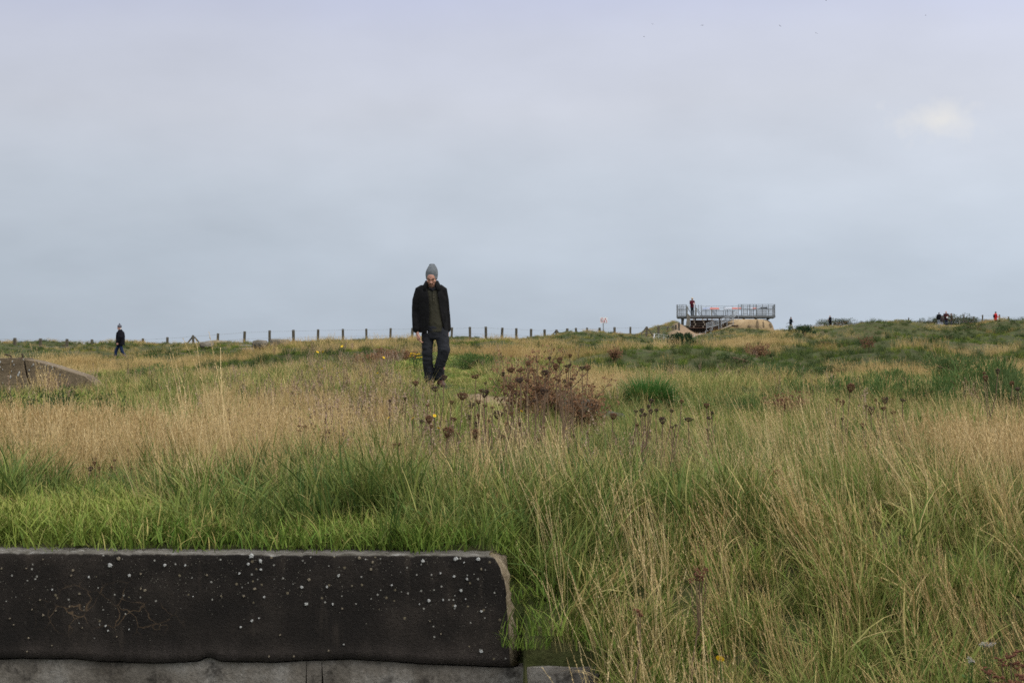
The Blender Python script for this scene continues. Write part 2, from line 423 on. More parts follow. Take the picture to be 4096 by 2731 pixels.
gy = np.unique(np.concatenate([spaced(-40, 560, 6.6, 0.07, 300), [6.39, 6.40, 6.41, 6.42, 6.43, 6.58, 6.60, 6.62, 6.64, 6.66, 6.68], np.linspace(80, 165, 90)]))
X, Y = np.meshgrid(gx, gy)
Z = ground(X, Y)
vv = np.stack([X, Y, Z], -1).reshape(-1, 3)
nx, ny = len(gx), len(gy)
ii = (np.arange(ny - 1)[:, None] * nx + np.arange(nx - 1)[None, :]).ravel()
ff = np.stack([ii, ii + 1, ii + 1 + nx, ii + nx], 1)
me = mesh('ground', vv, ff.tolist(), [M_GROUND], True)
at = me.attributes.new('dirt', 'FLOAT', 'POINT'); at.data.foreach_set('value', dirt_mask(vv[:, 0], vv[:, 1]).astype(np.float32))
tag(ob('ground', me), 'hummocky rough grassland rising gently towards the cliff-top fence', 'ground', kind='structure')
# ------------------------------------------------------------------ grass: tufts built once, set out in the thousands
def gmaterial(name, greens, straws, trans=0.13, jit=0.75, upn=0.0):
    """greens / straws: three colours each; 'bl' on the blades = (random, height along blade, kind); 'dry' and 'hue' come with each tuft"""
    k = N(name)
    bl = k.n('ShaderNodeSeparateColor'); k.put(bl.inputs[0], k.attr('bl').outputs['Color'])
    rnd, tt, kind = bl.outputs
    dry = k.attr('dry', 'INSTANCER').outputs['Fac']; hue = k.attr('hue', 'INSTANCER').outputs['Fac']
    r2 = k.math('FRACT', k.math('MULTIPLY', rnd, 7.31))
    mixv = k.math('ADD', k.math('MULTIPLY', rnd, jit * .7), k.math('MULTIPLY', hue, 1.03 - jit * .7))
    g = k.ramp(mixv, [(0.15, greens[0]), (0.5, greens[1]), (0.85, greens[2])])
    g = k.mix(k.math('MULTIPLY', k.step(tt, 0.65, 1.0), k.math('MULTIPLY', r2, 0.8)), g, straws[1])
    st = k.ramp(mixv, [(0.15, straws[0]), (0.5, straws[1]), (0.85, straws[2])])
    # stalks are greener towards their foot
    foot = k.math('MULTIPLY', k.math('SUBTRACT', 1.0, k.step(tt, 0.05, 0.55)), 0.6)
    st = k.mix(foot, st, g)
    f = k.step(k.math('ADD', k.math('ADD', dry, k.math('MULTIPLY', k.math('SUBTRACT', r2, 0.5), jit)), k.math('MULTIPLY', kind, 0.35)), 0.38, 0.72)
    c = k.mix(f, g, st)
    # a sward of many blades catches the light like its surface: lean the shading normal upwards
    ge = k.n('ShaderNodeNewGeometry'); vm = k.n('ShaderNodeMix', data_type='VECTOR'); vm.inputs[0].default_value = upn
    k.put(vm.inputs[4], ge.outputs['Normal']); vm.inputs[5].default_value = (0, 0, 1)
    vn_ = k.n('ShaderNodeVectorMath', operation='NORMALIZE'); k.put(vn_.inputs[0], vm.outputs[1])
    a = k.bsdf(c, 0.7, 0.10, 0, vn_.outputs[0])
    b = k.n('ShaderNodeBsdfTranslucent'); k.put(b.inputs[0], c)
    m = k.n('ShaderNodeMixShader'); m.inputs[0].default_value = trans
    k.put(m.inputs[1], a); k.put(m.inputs[2], b.outputs[0])
    return k.done(m.outputs[0])
G_FRESH = [(0.076, 0.138, 0.020), (0.130, 0.190, 0.030), (0.210, 0.252, 0.046)]
G_DEEP = [(0.050, 0.098, 0.028), (0.106, 0.156, 0.034), (0.205, 0.232, 0.054)]
G_OLIVE = [(0.070, 0.110, 0.016), (0.115, 0.148, 0.022), (0.180, 0.185, 0.034)]
ST = [(0.37, 0.235, 0.085), (0.49, 0.345, 0.135), (0.62, 0.465, 0.205)]
M_TURF = gmaterial('turf_blades', G_FRESH, ST)
M_GREEN = gmaterial('green_blades', G_DEEP, ST)
M_STRAW = gmaterial('straw_stalks', G_OLIVE, [(0.38, 0.248, 0.102), (0.51, 0.365, 0.165), (0.65, 0.500, 0.262)])
M_MEADOW = gmaterial('meadow_blades', [(0.052, 0.098, 0.010), (0.105, 0.148, 0.014), (0.195, 0.198, 0.024)], [(0.29, 0.185, 0.062), (0.41, 0.282, 0.108), (0.51, 0.370, 0.162)], .25, .42, .5)

def strips(base, az, h, w, lean, curl, kind, segs, g, taper=True, wav=0.0):
    """n bent blades as strips of quads; returns vertices, faces and the 'bl' colours"""
    n = len(h); t = np.linspace(0, 1, segs + 1)
    phi = lean[:, None] + curl[:, None] * t[None, :] ** 1.4
    ds = h[:, None] / segs
    px_ = np.concatenate([np.zeros((n, 1)), np.cumsum(np.sin((phi[:, 1:] + phi[:, :-1]) / 2) * ds, 1)], 1)
    pz_ = np.concatenate([np.zeros((n, 1)), np.cumsum(np.cos((phi[:, 1:] + phi[:, :-1]) / 2) * ds, 1)], 1)
    ca, sa = np.cos(az)[:, None], np.sin(az)[:, None]
    side = az + math.pi / 2 + g.uniform(-0.9, 0.9, n)
    sxv, syv = np.cos(side)[:, None], np.sin(side)[:, None]
    wt_ = (w[:, None] / 2) * (np.clip(1.02 - t[None, :] ** 2.2, 0.06, 1) if taper else np.interp(t, [0, 1], [1, .55])[None, :])
    cx = base[:, 0:1] + px_ * ca; cyy = base[:, 1:2] + px_ * sa; cz = pz_
    if wav: cx = cx + wav * np.sin(t * 9 + az[:, None]) * t; 
    L = np.stack([cx - sxv * wt_, cyy - syv * wt_, cz], -1); Rr = np.stack([cx + sxv * wt_, cyy + syv * wt_, cz], -1)
    v = np.stack([L, Rr], 2).reshape(-1, 3)
    k = segs + 1
    b = (np.arange(n) * k * 2)[:, None] + (np.arange(segs) * 2)[None, :]
    f = np.stack([b, b + 1, b + 3, b + 2], -1).reshape(-1, 4)
    rr = g.uniform(0, 1, n)
    c = np.stack([np.repeat(rr, k * 2), np.tile(np.repeat(t, 2), n), np.full(n * k * 2, kind), np.ones(n * k * 2)], 1)
    tips = np.stack([cx, cyy, cz], -1)                  # centre line of every blade
    return v, f, c, tips, rr
def spikelets(lines, rr, per, length, width, t0, spread, g):
    """small flattened spikelets along the top of every stalk"""
    n, k, _ = lines.shape
    vs_, fs_, cs_ = [], [], []
    idx = np.repeat(np.arange(n), per); m = len(idx)
    t = np.tile(np.linspace(t0, 1.0, per), n) + g.uniform(-.01, .01, m)
    t = np.clip(t, 0, 0.9999) * (k - 1); i0 = t.astype(int); fr = (t - i0)[:, None]
    p = lines[idx, i0] * (1 - fr) + lines[idx, i0 + 1] * fr
    d = lines[idx, i0 + 1] - lines[idx, i0]; d /= np.linalg.norm(d, axis=1, keepdims=True)
    q = g.normal(0, 1, (m, 3)); q -= (q * d).sum(1, keepdims=True) * d; q /= np.linalg.norm(q, axis=1, keepdims=True)
    top = np.tile(np.linspace(1.0, 0.25, per), n)[:, None]
    dirv = d * 1.0 + q * spread * top; dirv /= np.linalg.norm(dirv, axis=1, keepdims=True)
    r = np.cross(dirv, q); r /= np.linalg.norm(r, axis=1, keepdims=True) + 1e-9
    L = length * g.uniform(.7, 1.3, (m, 1)) * (0.55 + 0.45 * top)
    W = width * g.uniform(.7, 1.3, (m, 1))
    a = p; b = p + dirv * L * .5 + r * W; c = p + dirv * L; e = p + dirv * L * .5 - r * W
    v = np.stack([a, b, c, e], 1).reshape(-1, 3)
    f = np.arange(m * 4).reshape(m, 4)
    rc = np.clip(rr[idx] + g.uniform(-.2, .3, m), 0, 1)
    cc = np.stack([np.repeat(rc, 4), np.ones(m * 4), np.ones(m * 4), np.ones(m * 4)], 1)
    return v, f, cc
def blades_mesh(name, chunks, m):
    vs_, fs_, cs_, o = [], [], [], 0
    for v, f, c in chunks:
        vs_.append(v); fs_.append(f + o); cs_.append(c); o += len(v)
    v = np.concatenate(vs_); f = np.concatenate(fs_); c = np.concatenate(cs_)
    me = bpy.data.meshes.new(name)
    me.vertices.add(len(v)); me.vertices.foreach_set('co', v.astype(np.float32).ravel())
    me.loops.add(f.size); me.loops.foreach_set('vertex_index', f.astype(np.int32).ravel())
    me.polygons.add(len(f)); me.polygons.foreach_set('loop_start', (np.arange(len(f)) * 4).astype(np.int32))
    me.update(calc_edges=True)
    a = me.color_attributes.new('bl', 'FLOAT_COLOR', 'POINT'); a.data.foreach_set('color', c.astype(np.float32).ravel())
    me.materials.append(m)
    return me
def disc(n, r, g):
    a = g.uniform(0, 6.283, n); q = r * np.sqrt(g.uniform(0, 1, n)); return np.stack([q * np.cos(a), q * np.sin(a)], 1)

def turf(g, m, n=90, r=.11, h=(.05, .13), w=.0042):
    hh = g.uniform(*h, n); v = strips(disc(n, r, g), g.uniform(0, 6.283, n), hh, g.uniform(.6, 1.2, n) * w, g.uniform(0, .5, n), g.uniform(.2, 1.7, n), 0.0, 4, g)
    return [v[:3]]
def lush(g, m, n=46, r=.07, h=(.18, .42), w=.0062):
    hh = g.uniform(*h, n); a = g.uniform(0, 6.283, n)
    v = strips(disc(n, r, g), a, hh, g.choice([.5, .65, .8, 1.0, 1.45], n) * g.uniform(.85, 1.15, n) * w, g.uniform(0.02, .5, n), g.uniform(.15, 2.3, n) * g.uniform(.3, 1, n), 0.0, 6, g)
    return [v[:3]]
def stalks(g, m, n=13, r=.07, h=(.36, .66), w=.0025, per=15, sl=.014, sw=.0018, spread=.6, leaf=12):
    hh = g.uniform(*h, n); a = g.uniform(0, 6.283, n)
    v = strips(disc(n, r, g), a, hh, g.uniform(.8, 1.2, n) * w, g.uniform(0, .16, n), g.uniform(0, .42, n), 1.0, 7, g, taper=False)
    s = spikelets(v[3], v[4], per, sl, sw, .76, spread, g)
    hl = g.uniform(.16, .34, leaf)
    b = strips(disc(leaf, r, g), g.uniform(0, 6.283, leaf), hl, g.uniform(.6, 1.1, leaf) * .0042, g.uniform(.05, .5, leaf), g.uniform(.3, 2.2, leaf), 0.35, 5, g)
    return [v[:3], s, b[:3]]
def feather(g, m):
    c = stalks(g, m, n=30, r=.10, h=(.20, .42), w=.0022, per=11, sl=.030, sw=.0019, spread=.55, leaf=26)
    return c
def farm(g, m, n=60, r=.15, h=(.14, .38), w=.009):
    hh = g.uniform(*h, n); bs = disc(n, r, g); rad = np.hypot(bs[:, 0], bs[:, 1]) / r
    v = strips(bs, np.arctan2(bs[:, 1], bs[:, 0]) + g.normal(0, .6, n), hh, g.uniform(.5, 1.4, n) * w, .05 + .55 * rad * g.uniform(.4, 1, n), g.uniform(.1, 1.6, n), 0.0, 4, g)
    return [v[:3]]
def farstalk(g, m, n=30, r=.26, h=(.22, .46), w=.006):
    hh = g.uniform(*h, n); v = strips(disc(n, r, g), g.uniform(0, 6.283, n), hh, g.uniform(.7, 1.2, n) * w, g.uniform(0, .25, n), g.uniform(.05, .6, n), .6, 3, g)
    s = spikelets(v[3], v[4], 4, .05, .004, .66, .5, g)
    return [v[:3], s]
def herb(g, m, n=5):
    """a low dead herb: branching stems with clumps of withered leaf and seed"""
    ch = []
    hh = g.uniform(.22, .42, n)
    v = strips(disc(n, .06, g), g.uniform(0, 6.283, n), hh, np.full(n, .0035), g.uniform(0, .25, n), g.uniform(0, .4, n), 1.0, 5, g, taper=False)
    ch.append(v[:3])
    ch.append(spikelets(v[3], v[4], 26, .022, .0065, .25, 2.6, g))
    return ch

def protos(name, fn, m, count, seed, **k):
    c = bpy.data.collections.new(name)
    for i in range(count):
        g = np.random.default_rng(seed + i)
        o = bpy.data.objects.new('%s_%02d' % (name, i), blades_mesh(name, fn(g, m, **k), m)); c.objects.link(o)
    return c
def rot_from(az, tx, ty):
    """turn about z, then lean by tx towards +x and ty towards +y"""
    out = np.zeros((len(az), 3), np.float32)
    for i in range(len(az)):
        e = (Matrix.Rotation(ty[i], 3, 'X').transposed() @ Matrix.Rotation(tx[i], 3, 'Y') @ Matrix.Rotation(az[i], 3, 'Z')).to_euler()
        out[i] = e
    return out
def scatter(name, coll, count, pts, rot, scl, dry, hue, label, cat):
    me = bpy.data.meshes.new(name)
    me.vertices.add(len(pts)); me.vertices.foreach_set('co', pts.astype(np.float32).ravel())
    def A(n, t, d, key='value'):
        a = me.attributes.new(n, t, 'POINT'); a.data.foreach_set(key, d.ravel())
    A('rot', 'FLOAT_VECTOR', rot.astype(np.float32), 'vector'); A('scl', 'FLOAT_VECTOR', scl.astype(np.float32), 'vector')
    A('dry', 'FLOAT', dry.astype(np.float32)); A('hue', 'FLOAT', hue.astype(np.float32))
    A('idx', 'INT', rng.integers(0, count, len(pts)).astype(np.int32))
    o = ob(name, me)
    ng = bpy.data.node_groups.new(name, 'GeometryNodeTree')
    ng.interface.new_socket('Geometry', in_out='INPUT', socket_type='NodeSocketGeometry'); ng.interface.new_socket('Geometry', in_out='OUTPUT', socket_type='NodeSocketGeometry')
    q = lambda t: ng.nodes.new(t)
    gi, go, ip, ci, er = q('NodeGroupInput'), q('NodeGroupOutput'), q('GeometryNodeInstanceOnPoints'), q('GeometryNodeCollectionInfo'), q('FunctionNodeEulerToRotation')
    def na(n, t):
        a = q('GeometryNodeInputNamedAttribute'); a.data_type = t; a.inputs['Name'].default_value = n
        return [s for s in a.outputs if s.enabled and s.name == 'Attribute'][0]
    ci.inputs['Collection'].default_value = coll; ci.inputs['Separate Children'].default_value = True; ci.inputs['Reset Children'].default_value = True
    ip.inputs['Pick Instance'].default_value = True
    L = ng.links.new
    L(gi.outputs[0], ip.inputs['Points']); L(ci.outputs[0], ip.inputs['Instance']); L(na('idx', 'INT'), ip.inputs['Instance Index'])
    L(na('rot', 'FLOAT_VECTOR'), er.inputs[0]); L(er.outputs[0], ip.inputs['Rotation']); L(na('scl', 'FLOAT_VECTOR'), ip.inputs['Scale'])
    L(ip.outputs[0], go.inputs[0])
    md = o.modifiers.new('scatter', 'NODES'); md.node_group = ng
    return tag(o, label, cat, kind='stuff')

def field(n_of_d, d0, d1, u0=-420, u1=4520):
    """random points over the wedge of land in view, n_of_d(d) per square metre"""
    k = 400
    e = np.linspace(d0, d1, k + 1); m = (e[1:] + e[:-1]) / 2
    wgt = n_of_d(m) * m * (u1 - u0) / F * (d1 - d0) / k
    tot = int(wgt.sum()); c = np.cumsum(wgt) / wgt.sum()
    b = np.searchsorted(c, rng.uniform(0, 1, tot)); b = np.clip(b, 0, k - 1)
    y = e[b] + rng.uniform(0, 1, tot) * (e[1] - e[0]); u = rng.uniform(u0, u1, tot)
    return (u - CX) / F * y, y, u
def blob(u, d, cu, cd, ru, rd):
    return np.exp(-((u - cu) / ru) ** 2 - ((d - cd) / rd) ** 2)
KEEP_OUT = []                                            # (x, y, radius) kept free of grass
def free(x, y):
    k = np.ones(len(x), bool)
    k &= ~((x < 0.012) & (y < 6.665)) & ~((x > -.05) & (x < .36) & (y < 6.415) & (y > 3.5))                                    # the wall and the trench
    for cx_, cy_, r_ in KEEP_OUT: k &= (x - cx_) ** 2 + (y - cy_) ** 2 > r_ * r_
    k &= rng.uniform(0, 1, len(x)) > dirt_mask(x, y) * 1.25
    return k
def pathway(u, d):
    """the mown green way the man walks on: curves away behind him"""
    c = np.interp(d, [14, 18, 22, 28, 36, 50], [2000, 1960, 1830, 1740, 1800, 1900]); w = np.interp(d, [14, 18, 22, 28, 36, 50], [150, 190, 210, 170, 130, 90])
    return np.exp(-((u - c) / w) ** 4) * sst(14.5, 17, d) * (1 - sst(40, 50, d))
def tall(x, y, u):
    """where the dry standing grass grows"""
    n = fbm(x / 1.3, y / 1.6, 21, 3)
    t = np.interp(y, [6, 9, 11, 16], [.32, .26, .10, -.05]) + (n - .5) * 2.0
    t = t + 0.65 * blob(u, y, 150, 10.6, 560, 1.5) + 0.15 * blob(u, y, 900, 10.8, 420, 1.9) + 0.55 * blob(u, y, 3950, 8.6, 480, 1.6)
    t = t + 0.22 * blob(u, y, 3300, 7.4, 800, 1.0) + .35 * blob(u, y, 2200, 9.0, 500, 1.2) + 0.55 * blob(u, y, 2450, 19, 170, 4)
    t = t - 1.0 * blob(u, y, 100, 6.9, 700, 1.15) - 0.75 * blob(u, y, 1250, 6.9, 800, .8) - 0.95 * blob(u, y, 3000, 13.8, 520, 3.6) - .4 * blob(u, y, 3300, 20, 600, 4) - 1.1 * pathway(u, y)
    t = t - 0.30 * blob(u, y, 2950, 8.2, 230, .5) - .5 * blob(u, y, 300, 7.9, 500, .6) - .22 * blob(u, y, 1950, 8.9, 480, 1.1)
    t = t + (fbm(x * 3.0, y * 3.0, 23, 2) - .5) * 1.2 * (1 - sst(12, 16, y))
    return t

def hump(x, y): return fbm(x / 4.5, y / 6.0, 3, 3) - 0.5       # the same swell as in the ground
def rise(x, y): return hump(x, y + 1.0) - hump(x, y - 1.0)       # positive on slopes that face the trench
def grow():
    # --- short turf by the wall and on the path
    x, y, u = field(lambda d: np.where(d < 12, 150.0, 150 * (12 / d) ** 1.6), 5.0, 52)
    t = tall(x, y, u); pw = pathway(u, y)
    k = free(x, y) & ((y < 34) | (pw > .3)) & ((rng.uniform(0, 1, len(x)) < np.clip(.55 - t * .5, .12, 1)) | (pw > .4))
    x, y, u, t, pw = x[k], y[k], u[k], t[k], pw[k]
    s = rng.uniform(.7, 1.35, len(x)) * (1 + .25 * blob(u, y, 100, 7.0, 700, .8)) * np.where(pw > .4, .55, 1) * (1 - .55 * blob(u, y, 1780, 22.5, 260, 2.6))
    w = 1 + (y / 12) * .35
    dry = np.clip(.24 + .12 * pw + .6 * (fbm(x * 1.1, y * .8, 33) - .45) - .15 * blob(u, y, 100, 7, 800, 1) + np.where(pw > .4, -.02, .1 * (t > .3)), 0, 1)
    scatter('turf_grass', protos('turf', turf, M_TURF, 10, 100), 10, np.stack([x, y, ground(x, y) - .005], 1),
            rot_from(rng.uniform(0, 6.28, len(x)), rng.normal(0, .12, len(x)), rng.normal(0, .12, len(x))), np.stack([s * w, s * w, s], 1), dry, np.clip(fbm(x * .9, y * .9, 7) * 1.3 - .15, 0, 1),
            'short bright green turf along the wall top and the trodden path', 'grass')
    # --- long green grass
    x, y, u = field(lambda d: np.where(d < 10, 115.0, 115 * (10 / d) ** 1.5), 4.9, 30)
    t = tall(x, y, u); pw = pathway(u, y)
    left_turf = np.exp(-np.clip((u - 480) / 230, 0, 9) ** 2) * (1 - sst(7.3, 8.4, y))
    den = np.clip(.95 - .30 * t, .3, 1) * (.25 + .75 * sst(.34, .56, fbm(x * 3.2, y * 3.2, 57, 2))) * (1 - .93 * left_turf) * (1 - .97 * (pw > .35))
    den = den * np.where((y < 7.05) & (x < 0), np.clip((y - 6.70) / .18, .45, 1), 1)
    k = free(x, y) & (rng.uniform(0, 1, len(x)) < den)
    x, y, u, t = x[k], y[k], u[k], t[k]
    s = rng.uniform(.62, 1.12, len(x)) * (0.42 + .95 * fbm(x * 1.9, y * 1.9, 55, 2)) * (1 + .25 * blob(u, y, 1300, 7, 700, .7)) * (1 - .3 * blob(u, y, 3050, 13.5, 480, 3)) * (1 - .2 * blob(u, y, 1860, 9.2, 430, 1.6))
    s = s * np.where((y < 7.0) & (x < 0), .75, 1) * (1 - .5 * blob(u, y, 100, 19, 450, 5.5))
    dry = np.clip(.14 + .35 * np.clip(t, 0, 1.2) + .5 * (fbm(x * 1.7, y * 1.7, 77) - .5) + .02 * np.clip(y - 10, 0, 10), 0, 1)
    lx = -.16 + .22 * (fbm(x * .8, y * .8, 91) - .5) * 2 + .8 * (fbm(x * 2.4, y * 2.4, 96, 2) - .5) + .25 * blob(u, y, 900, 10.5, 400, 1.5)
    scatter('green_grass', protos('lush', lush, M_GREEN, 14, 200), 14, np.stack([x, y, ground(x, y) - .01], 1),
            rot_from(rng.uniform(0, 6.28, len(x)), lx + rng.normal(0, .16, len(x)), rng.normal(-.05, .16, len(x))), np.stack([s, s, s], 1), dry, np.clip(fbm(x * .7, y * .7, 17) * 1.6 - .3, 0, 1),
            'long green meadow grass bending behind the wall and down the bank', 'grass')
    # --- standing straw-coloured stalks
    x, y, u = field(lambda d: np.where(d < 10, 75.0, 75 * (10 / d) ** 1.3), 4.9, 30)
    t = tall(x, y, u)
    den = np.clip(t * .62 + .02 + .03 * (y < 9.5), 0.0, 1) * (1 - .6 * blob(u, y, 1860, 8.9, 430, 1.5)) * (1 - .25 * blob(u, y, 2900, 6.4, 900, .9)) * (1 - .7 * blob(u, y, 2430, 6.0, 280, .8)) * (1 - .92 * np.exp(-np.clip((u - 480) / 230, 0, 9) ** 2) * (1 - sst(7.4, 8.6, y)))
    den = np.maximum(den, .27 * sst(500, 1000, u) * sst(7.1, 7.8, y) * (1 - sst(14, 18, y)) * (pathway(u, y) < .3)) * np.where((y < 7.15) & (x < 0), .25, 1)
    k = free(x, y) & (rng.uniform(0, 1, len(x)) < den)
    x, y, u, t = x[k], y[k], u[k], t[k]
    s = rng.uniform(.68, 1.10, len(x)) * np.where(rng.uniform(0, 1, len(x)) < .045, 1.45, 1.0) * (.86 + .12 * np.clip(t, 0, 1.3)) * np.interp(y, [5, 7, 9, 12, 16], [1.0, 1.0, .92, .78, .72]) * (.62 + .76 * fbm(x * 1.7, y * 1.7, 56, 2)) * (1 - .42 * blob(u, y, 1930, 12.6, 330, 3.2)) * (1 - .32 * blob(u, y, 2050, 9.0, 700, 1.6)) * (1 - .4 * blob(u, y, 2620, 13, 260, 3.5)) * (1 - .5 * blob(u, y, 100, 19, 450, 5.5))
    lx = -.16 - .06 * (u > 2000) + .26 * (fbm(x * .55, y * .55, 92) - .5) * 2 + .34 * (fbm(x * 2.2, y * 2.2, 95, 2) - .5) + .42 * blob(u, y, 880, 10.6, 330, 1.5)
    dry = np.clip(.55 + .5 * (fbm(x * 1.5, y * 1.5, 71) - .5) + .2 * t, 0, 1)
    scatter('straw_grass', protos('stalk', stalks, M_STRAW, 14, 300), 14, np.stack([x, y, ground(x, y) - .01], 1),
            rot_from(rng.uniform(0, 6.28, len(x)), lx + rng.normal(0, .07, len(x)), rng.normal(-.03, .08, len(x))), np.stack([s, s, s], 1), dry, np.clip(fbm(x * .8, y * .8, 19) * 1.5 - .25, 0, 1),
            'tall straw-coloured grass stalks with pale seed heads', 'grass')
    # --- feathery beige mass at the far left and in streaks
    x, y, u = field(lambda d: np.where(d < 11, 70.0, 70 * (11 / d) ** 1.2), 7.6, 30)
    t = tall(x, y, u)
    f = blob(u, y, 60, 10.6, 520, 1.25) * 1.1 + blob(u, y, 830, 10.6, 300, 1.0) * .5 + .8 * blob(u, y, 2450, 19, 190, 4) + .6 * blob(u, y, 3950, 9.6, 300, 1.1) + .55 * blob(u, y, 1150, 15, 330, 4.5) + .5 * sst(.62, .85, fbm(x * .5, y * .35, 63)) * sst(9, 13, y) - 1.5 * blob(u, y, 3000, 14, 520, 4)
    k = free(x, y) & (rng.uniform(0, 1, len(x)) < f) & (pathway(u, y) < .3)
    x, y, u = x[k], y[k], u[k]
    s = rng.uniform(.75, 1.12, len(x)) * np.interp(y, [8, 10.5, 13, 20], [.85, 1.0, .85, .75])
    lx = .02 + .45 * blob(u, y, 880, 10.6, 330, 1.5) + .1 * (fbm(x, y, 94) - .5)
    scatter('feathery_grass', protos('feather', feather, M_STRAW, 10, 400), 10, np.stack([x, y, ground(x, y) - .01], 1),
            rot_from(rng.uniform(0, 6.28, len(x)), lx + rng.normal(0, .08, len(x)), rng.normal(0, .08, len(x))), np.stack([s, s, s], 1), np.clip(rng.normal(.85, .12, len(x)), 0, 1), np.clip(fbm(x, y, 29) * 1.2 - .25, 0, 1),
            'dense feathery beige seeding grass in drifts', 'grass')
    # --- withered brown herbs among the grass left of the man and behind the stone
    x, y, u = field(lambda d: np.where(d < 12, 26.0, 26 * (12 / d) ** 1.0), 8.5, 46)
    f = blob(u, y, 1350, 15, 380, 6) * .9 + blob(u, y, 1500, 30, 330, 8) * .8 + .45 * sst(.58, .8, fbm(x * .45, y * .3, 64)) + .4 * blob(u, y, 2200, 14, 220, 2.5)
    k = free(x, y) & (rng.uniform(0, 1, len(x)) < f) & (pathway(u, y) < .2)
    x, y, u = x[k], y[k], u[k]
    s = rng.uniform(.6, 1.15, len(x))
    scatter('withered_herbs', protos('herb', herb, M_HERB, 8, 500), 8, np.stack([x, y, ground(x, y) - .01], 1),
            rot_from(rng.uniform(0, 6.28, len(x)), rng.normal(-.03, .12, len(x)), rng.normal(0, .1, len(x))), np.stack([s, s, s], 1), rng.uniform(0, 1, len(x)), np.clip(fbm(x, y, 39) * 1.2 - .1, 0, 1),
            'withered pinkish brown herbs scattered through the dry grass', 'herbs')
    # --- meadow beyond, short sward
    x, y, u = field(lambda d: np.where(d < 40, 13.0, 13 * (40 / d) ** 1.25), 22, 215, -200, 4300)
    big = fbm(x / 4.2, y / 6.5, 121, 3); pw = pathway(u, y)
    green = (.55 * blob(u, y, 350, 84, 420, 14) + .6 * blob(u, y, 3370, 84, 190, 11) + .5 * blob(u, y, 2950, 112, 260, 14) + .5 * blob(u, y, 2400, 86, 260, 10) + .4 * blob(u, y, 4050, 84, 190, 9)
             + .5 * blob(u, y, 1900, 45, 300, 12) + .4 * blob(u, y, 2650, 60, 200, 12) + .35 * blob(u, y, 1100, 96, 500, 10) + .4 * blob(u, y, 3100, 38, 330, 7) + .22 * blob(u, y, 600, 60, 800, 28))
    dryf = np.clip(.25 + 1.7 * (big - .5) + 1.3 * hump(x, y) - 1.6 * rise(x, y) - green, 0, 1)
    k = free(x, y) & ((pw < .5) | (y > 44))
    x, y, u, dryf, big = x[k], y[k], u[k], dryf[k], big[k]
    s = rng.uniform(.55, 1.2, len(x)) * np.interp(dryf, [0, .5, 1], [.45, .65, .9]) * np.interp(y, [20, 40, 80, 100], [.75, .85, .62, .55])
    w = np.interp(y, [20, 40, 80, 160, 215], [.75, 1.0, 1.5, 2.3, 2.6])
    scatter('meadow_grass', protos('meadow', farm, M_MEADOW, 12, 600), 12, np.stack([x, y, ground(x, y) - .01], 1),
            rot_from(rng.uniform(0, 6.28, len(x)), rng.normal(0, .1, len(x)), rng.normal(0, .1, len(x))), np.stack([s * w, s * w, s], 1), dryf, np.clip(fbm(x / 3, y / 5, 131) * 1.6 - .3, 0, 1),
            'rough green and tan sward over the hummocks up to the fence', 'grass')
    # --- dark green clumps; on near slopes their dark colour also stands in for shade
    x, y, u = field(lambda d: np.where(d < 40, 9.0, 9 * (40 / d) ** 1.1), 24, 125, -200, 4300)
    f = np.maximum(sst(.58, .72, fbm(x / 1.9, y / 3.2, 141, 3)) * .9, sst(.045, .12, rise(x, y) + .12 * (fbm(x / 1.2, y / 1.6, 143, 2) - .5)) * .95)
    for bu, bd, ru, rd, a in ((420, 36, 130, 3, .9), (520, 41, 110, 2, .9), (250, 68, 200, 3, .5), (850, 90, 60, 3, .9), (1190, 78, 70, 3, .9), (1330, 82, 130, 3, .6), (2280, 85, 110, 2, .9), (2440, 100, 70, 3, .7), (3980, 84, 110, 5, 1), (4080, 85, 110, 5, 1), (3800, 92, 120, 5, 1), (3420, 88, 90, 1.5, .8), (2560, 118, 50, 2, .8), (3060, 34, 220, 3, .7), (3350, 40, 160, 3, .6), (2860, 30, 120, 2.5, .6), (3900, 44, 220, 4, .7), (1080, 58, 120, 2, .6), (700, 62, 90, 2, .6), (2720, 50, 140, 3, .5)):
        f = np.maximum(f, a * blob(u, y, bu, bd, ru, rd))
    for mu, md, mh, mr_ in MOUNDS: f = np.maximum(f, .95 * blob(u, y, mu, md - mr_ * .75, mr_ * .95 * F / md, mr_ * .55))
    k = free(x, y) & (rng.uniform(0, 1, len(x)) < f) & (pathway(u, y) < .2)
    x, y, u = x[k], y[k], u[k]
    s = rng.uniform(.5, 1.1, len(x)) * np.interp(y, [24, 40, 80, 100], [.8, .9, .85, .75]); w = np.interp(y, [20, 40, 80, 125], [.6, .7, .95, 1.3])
    scatter('shade_grass_clumps', protos('darkclump', farm, M_SHADE_GRASS, 8, 800), 8, np.stack([x, y, ground(x, y) - .01], 1),
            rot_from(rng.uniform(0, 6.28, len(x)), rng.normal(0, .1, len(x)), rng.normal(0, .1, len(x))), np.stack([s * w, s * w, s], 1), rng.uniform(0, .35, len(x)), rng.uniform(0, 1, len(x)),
            'dark green coarse clumps doubling as painted shade on the near hummock sides', 'grass')
    # --- taller dry patches beyond
    x, y, u = field(lambda d: np.where(d < 40, 8.0, 8 * (40 / d) ** 1.2), 20, 205, -200, 4300)
    big = fbm(x / 4.2, y / 6.5, 121, 3); fine = fbm(x / 1.3, y / 2.0, 122, 2)
